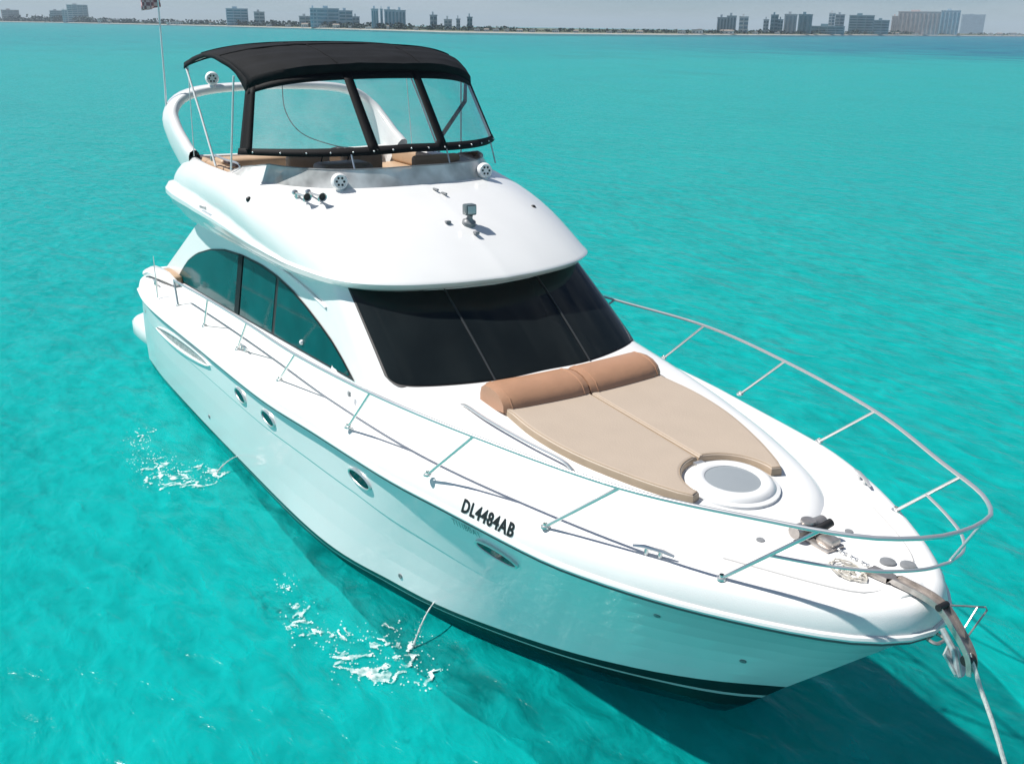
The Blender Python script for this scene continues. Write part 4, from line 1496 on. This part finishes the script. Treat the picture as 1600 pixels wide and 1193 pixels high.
foam("foam_patch", [(-1.55, -2.42, 0.22, 0.9), (-1.42, -2.60, 0.20, 0.8), (-1.60, -2.80, 0.28, 0.8), (-1.85, -2.95, 0.26, 0.85), (-2.15, -2.92, 0.24, 0.75), (-1.85, -2.62, 0.24, 0.7), (-2.3, -2.95, 0.22, 0.6), (-2.6, -3.02, 0.2, 0.6), (-2.95, -2.95, 0.18, 0.5), (-3.25, -2.82, 0.16, 0.5)],
     "lacy white foam where the stream near the stern meets the sea", 1.7)
foam("foam_patch", [(2.76, -1.97, 0.19, 1.0), (2.92, -2.08, 0.2, 0.9), (2.95, -2.28, 0.2, 0.95), (2.78, -2.44, 0.2, 1.0), (2.55, -2.48, 0.2, 0.95), (2.55, -2.22, 0.26, 0.7), (2.36, -2.10, 0.2, 0.6), (2.30, -2.40, 0.2, 0.6), (2.15, -2.60, 0.17, 0.8), (1.9, -2.62, 0.15, 0.7), (1.68, -2.58, 0.14, 0.7), (1.2, -2.5, 0.14, 0.6), (3.15, -2.0, 0.16, 0.5)],
     "lacy white foam where the stream near the bow meets the sea", 6.2)

# ================================================================== FAR SHORE
def pxdir(px):
    d = fwd + r2 * ((px - 800) / LENS_PX)
    d = Vector((d.x, d.y, 0))
    return d.normalized(), d
def hdir(px):
    """horizontal bearing of a point on the horizon seen at photo column px"""
    # horizon row at that column
    lo, hi = -200.0, 400.0
    f = lambda y: (fwd + r2 * ((px - 800) / LENS_PX) - u2 * ((y - 596.5) / LENS_PX)).z
    for _ in range(40):
        m_ = (lo + hi) / 2
        if f(m_) > 0: lo = m_
        else: hi = m_
    d = fwd + r2 * ((px - 800) / LENS_PX) - u2 * ((lo - 596.5) / LENS_PX)
    k = d.length
    d = Vector((d.x, d.y, 0)).normalized()
    return d, k
SH = [(-700, 2600), (-200, 2500), (60, 2300), (250, 1700), (400, 1300), (560, 1000), (700, 800), (850, 790), (1050, 880), (1250, 1150), (1400, 1600), (1600, 2300), (1900, 2600), (2400, 2600)]
def shore_d(px):
    return itp(px, [a for a, b in SH], [b for a, b in SH])
def spos(px, extra=0.0, z=0.0):
    d, k = hdir(px)
    p = Vector((CAM.x, CAM.y, 0)) + d * (shore_d(px) + extra)
    p.z = z
    return p
def span(px, npx, D=None):
    """metres covered by npx photo pixels at the shore distance"""
    d, k = hdir(px)
    return npx / LENS_PX * (D or shore_d(px)) / k * 1.0
LAND = mat("shore_land", (0.10, 0.12, 0.07), 0.9, vary=0.4, vscale=0.02)
SAND = mat("beach_sand", (0.34, 0.33, 0.29), 0.9, vary=0.1, vscale=0.05)
pxs = list(range(-600, 2401, 25))
rows_ = [[spos(p, 0, -0.3) for p in pxs], [spos(p, 18, 0.8) for p in pxs]]
mb = MB(); mb.grid(rows_)
tag(mb.build("beach", SAND), kind="structure")
rows_ = [[spos(p, 18, 0.8) for p in pxs], [spos(p, 60, 1.6) for p in pxs], [spos(p, 700, 3.0) for p in pxs]]
mb = MB(); mb.grid(rows_)
tag(mb.build("shore_ground", LAND), kind="structure")
# vegetation belt: leafy clumps, uncountable
rnd = random.Random(11)
LEAF = mat("far_leaves", (0.030, 0.062, 0.055), 0.9, vary=0.5, vscale=0.15)
mb = MB()
px = -60.0
while px < 1680:
    d = shore_d(px)
    m_per = d / LENS_PX
    thick = itp(px, [0, 60, 150, 300, 420, 500, 620, 740, 850, 1000, 1120, 1400, 1460, 1520, 1600], [6, 9, 7, 7, 8, 9, 9, 8, 6, 6.5, 6, 6, 3, 3.5, 3])
    hgt = thick * m_per * rnd.uniform(0.35, 1.1)
    p = spos(px, 26 + rnd.uniform(0, 50), 0.8)
    wd = hgt * rnd.uniform(0.7, 1.6)
    for _ in range(26):
        c = p + Vector((rnd.gauss(0, wd * 0.35), rnd.gauss(0, wd * 0.35), hgt * rnd.uniform(0.05, 0.95)))
        s = hgt * rnd.uniform(0.14, 0.30)
        n_ = Vector((rnd.gauss(0, 1), rnd.gauss(0, 1), rnd.gauss(0, 1))).normalized()
        a = n_.orthogonal().normalized(); b = n_.cross(a)
        mb.add([c + a * s, c + b * s, c - a * s * rnd.uniform(0.5, 1), c - b * s * rnd.uniform(0.5, 1)], [(0, 1, 2, 3)])
    px += rnd.uniform(1.6, 3.6) * (1.0 if px < 1440 else 1.8)
tag(mb.build("tree_belt", LEAF, None, False), "low dark belt of trees and shrubs along the far shore", "trees", kind="stuff")

FAC = {}
def fac(name, wall, glass_, rough=0.6):
    if name not in FAC:
        FAC[name] = (mat(name + "_wall", wall, rough, vary=0.12, vscale=0.08), mat(name + "_glass", glass_, 0.15, vary=0.4, vscale=0.12))
    return FAC[name]
def tower(pa, pb, yb, yt, style, label, extra=60, group=None, vertical=False, steps=None, name="high_rise"):
    """slab building filling photo columns pa..pb at its distance, yt..yb tall in photo pixels"""
    pc = (pa + pb) / 2
    D = shore_d(pc) + extra
    d, k = hdir(pc)
    base = Vector((CAM.x, CAM.y, 0)) + d * D
    base.z = 0.9
    wdt = (pb - pa) / LENS_PX * D / k
    hgt = (yb - yt) / LENS_PX * D / k
    dep = max(14, wdt * 0.35)
    ang = math.atan2(d.y, d.x) - math.pi / 2
    t = thing(name, label, "building", base, group)
    t.rotation_euler = (0, 0, ang)
    wallm, glassm = fac(*style)
    segs = steps or [(0.0, 1.0, 1.0)]
    mbw = MB(); mbg = MB(); mbr = MB()
    for a, b, hf in segs:
        xa = (a - 0.5) * wdt; xb = (b - 0.5) * wdt
        H = hgt * hf
        mbw.box(((xa + xb) / 2, dep / 2, H / 2), (xb - xa - 0.02, dep, H))
        fl_n = max(3, min(int(H / 3.4), 22))
        fh = H / fl_n
        if vertical:
            nb = max(3, int((xb - xa) / 6))
            bw = (xb - xa) / nb
            for q in range(nb):
                mbg.box((xa + bw * (q + 0.5), -0.25, H * 0.49), (bw * 0.45, 0.5, H * 0.90))
        else:
            for q in range(fl_n):
                mbg.box(((xa + xb) / 2, -0.25, fh * (q + 0.5)), ((xb - xa) * 0.93, 0.5, fh * 0.55))
            # balcony slabs dividing the bands
            nb = max(2, int((xb - xa) / 9))
            for q in range(1, nb):
                mbw.box((xa + (xb - xa) * q / nb, -0.6, H * 0.49), (0.7, 1.2, H * 0.96))
        mbr.box(((xa + xb) / 2, dep / 2, H + 0.5), (xb - xa + 0.6, dep + 0.6, 1.0))
        mbr.box((xa + (xb - xa) * 0.4, dep / 2, H + 2.2), ((xb - xa) * 0.22, dep * 0.4, 2.6))
    for m_, nm, mt in ((mbw, "wall", wallm), (mbg, "window", glassm), (mbr, "roof", wallm)):
        m_.build(nm, mt, t, False)
    return t
ST_BLUE = ("blue_glass", (0.42, 0.55, 0.63), (0.14, 0.32, 0.43))  # skyline walls lightened: part of the distance haze is in their colours
ST_PALE = ("pale_concrete", (0.48, 0.52, 0.54), (0.20, 0.28, 0.33))
ST_GREY = ("grey_concrete", (0.38, 0.45, 0.49), (0.15, 0.23, 0.28))
ST_DARK = ("dark_teal", (0.21, 0.34, 0.39), (0.06, 0.17, 0.22))
ST_PINK = ("rose_stone", (0.60, 0.54, 0.53), (0.36, 0.34, 0.35))
ST_WHITE = ("white_render", (0.66, 0.69, 0.70), (0.20, 0.32, 0.40))
tower(100, 138, 29, 4, ST_WHITE, "white apartment block with blue window bands at the far left of the skyline", steps=[(0, 0.2, 0.7), (0.2, 1, 1)])
tower(355, 388, 38, 14, ST_BLUE, "pale blue slab tower with a white end wall, left of the yacht's canopy")
tower(398, 414, 38, 18, ST_PALE, "narrow faint grey block right of the pale blue slab tower")
tower(468, 487, 43, 28, ST_PALE, "low pale wing at the left foot of the wide blue hotel")
tower(486, 551, 43, 16, ST_BLUE, "wide blue glass hotel block stepped down on its right side", steps=[(0, 0.15, 1.0), (0.15, 0.68, 1.0), (0.68, 1.0, 0.9)])
tower(551, 562, 44, 28, ST_GREY, "small grey annexe at the right foot of the wide blue hotel")
tower(581, 634, 45, 17, ST_BLUE, "blue glass hotel of three joined towers above dark trees", steps=[(0, 0.2, 1.0), (0.26, 0.33, 1.0), (0.38, 0.70, 0.97), (0.70, 1.0, 0.95)], vertical=True)
tower(672, 683, 46, 25, ST_GREY, "slim grey tower, tallest of the small blocks near the middle of the skyline")
tower(694, 706, 47, 32, ST_PALE, "squat pale block just right of the slim grey tower")
tower(713, 719, 48, 32, ST_GREY, "very narrow grey block between the squat pale block and the dark-topped one")
tower(730, 738, 49, 30, ST_DARK, "small dark-topped block at the right end of the middle skyline group")
tower(1120, 1149, 49, 24, ST_GREY, "grey twin-bayed block starting the right skyline group", vertical=True, steps=[(0, 0.5, 0.9), (0.5, 1, 1)])
tower(1154, 1168, 49, 25, ST_WHITE, "narrow off-white block beside the grey twin-bayed one")
tower(1192, 1200, 50, 30, ST_GREY, "short grey block below the ridge of joined mid-rise flats")
tower(1203, 1222, 50, 23, ST_DARK, "dark teal mid-rise stepped down to the right", steps=[(0, 0.6, 1), (0.6, 1, 0.75)])
tower(1224, 1243, 50, 22, ST_PALE, "light grey mid-rise with vertical window strips", vertical=True)
tower(1246, 1267, 50, 22, ST_DARK, "dark slate tower with a white right edge", vertical=True)
tower(1293, 1302, 50, 20, ST_WHITE, "thin white tower left of the dark paired block")
tower(1303, 1317, 50, 22, ST_GREY, "grey block rising behind the long dark podium")
tower(1267, 1318, 50, 39, ST_DARK, "long low dark podium in front of the thin white tower", extra=30, name="podium_building")
tower(1326, 1386, 49, 22, ST_DARK, "broad dark teal building with horizontal bands, stepped lower on its right", steps=[(0, 0.62, 1), (0.62, 1, 0.75)])
tower(1393, 1463, 48, 15, ST_PINK, "broad pinkish stone hotel with vertical pilasters", vertical=True, steps=[(0, 0.12, 0.8), (0.12, 1, 1)])
tower(1467, 1495, 50, 15, ST_BLUE, "tall blue glass tower with a white left edge and cap", vertical=True)
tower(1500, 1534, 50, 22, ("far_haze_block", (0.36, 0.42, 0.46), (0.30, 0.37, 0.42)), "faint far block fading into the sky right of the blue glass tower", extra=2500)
tower(80, 100, 28, 12, ST_PALE, "low pale block left of the white apartment block")
tower(5, 30, 29, 13, ST_PINK, "pinkish low block at the far left edge of the skyline")

# low houses along the beach
HW = mat("house_white", (0.70, 0.69, 0.66), 0.7, vary=0.1, vscale=0.2)
HR = mat("house_roof", (0.28, 0.24, 0.21), 0.8, vary=0.3, vscale=0.2)
rnd = random.Random(5)
def house_small(px, wpx, hpx, gable):
    D = shore_d(px) + 21
    d, k = hdir(px)
    b = Vector((CAM.x, CAM.y, 0.75)) + d * D
    wd = wpx / LENS_PX * D; hg = hpx / LENS_PX * D
    ang = math.atan2(d.y, d.x) - math.pi / 2
    m_ = MB()
    m_.box((0, wd * 0.3, hg * 0.36), (wd, wd * 0.6, hg * 0.72))
    for q in (-0.3, 0, 0.3):
        m_.box((q * wd, -0.05, hg * 0.34), (wd * 0.12, 0.12, hg * 0.28), mi=1)
    if gable:
        x, y0_, y1_, z0, z1 = wd * 0.54, -0.05 * wd, wd * 0.65, hg * 0.722, hg
        m_.add([(-x, y0_, z0), (x, y0_, z0), (x, y1_, z0), (-x, y1_, z0), (-x * 0.8, (y0_ + y1_) / 2, z1), (x * 0.8, (y0_ + y1_) / 2, z1)],
               [(0, 1, 5, 4), (2, 3, 4, 5), (1, 2, 5), (3, 0, 4), (3, 2, 1, 0)], mi=2)
    else:
        m_.box((0, wd * 0.3, hg * 0.78), (wd * 1.06, wd * 0.66, hg * 0.1), mi=2)
        m_.box((wd * 0.2, wd * 0.3, hg * 0.9), (wd * 0.4, wd * 0.4, hg * 0.2))
    o = m_.build("beach_house", None, None, False, mats=[HW, ST and FAC["grey_concrete"][1], HR])
    o.location = b
    o.rotation_euler = (0, 0, ang)
    return o
ST = True
HOUSES = [(158, 9, 6), (172, 6, 4), (268, 14, 4), (280, 10, 5), (330, 7, 5), (420, 8, 4), (450, 8, 4.5), (476, 10, 6), (493, 6, 7), (505, 12, 4), (525, 10, 6), (547, 5, 5), (575, 8, 4),
          (606, 4, 6), (650, 7, 5), (745, 9, 5), (760, 8, 4.5), (775, 9, 5.5), (792, 7, 5), (812, 9, 4.5), (832, 8, 5), (868, 10, 5), (900, 8, 4), (952, 9, 3.5), (968, 7, 5), (1000, 10, 4),
          (1065, 12, 5), (1090, 16, 7), (1136, 20, 6), (1180, 8, 4), (1215, 7, 4), (1400, 9, 3), (1430, 8, 3), (1548, 6, 3), (1562, 7, 3.5), (1583, 9, 4), (1594, 6, 3)]
for i, (px, wp, hp_) in enumerate(HOUSES):
    o = house_small(px, wp, hp_, i % 3 == 1)
    tag(o, "tiny low white beach house on the far shoreline among dark trees", "house", "beach houses along the far shore")

# ================================================================== HAZE
mh = bpy.data.materials.new("haze_air")
mh.use_nodes = True
mh.node_tree.nodes.clear()
ho = mh.node_tree.nodes.new("ShaderNodeOutputMaterial")
hv = mh.node_tree.nodes.new("ShaderNodeVolumePrincipled")
hv.inputs["Color"].default_value = (0.72, 0.88, 1.0, 1)
hv.inputs["Density"].default_value = 0.00014
mh.node_tree.links.new(hv.outputs[0], ho.inputs["Volume"])
mb = MB()
mb.box((0, 0, 46), (2 * RAD + 300, 2 * RAD + 300, 98))
hz_o = mb.build("haze", mh, None, False)
hz_o.data.materials[0] = mh
tag(hz_o, kind="stuff")
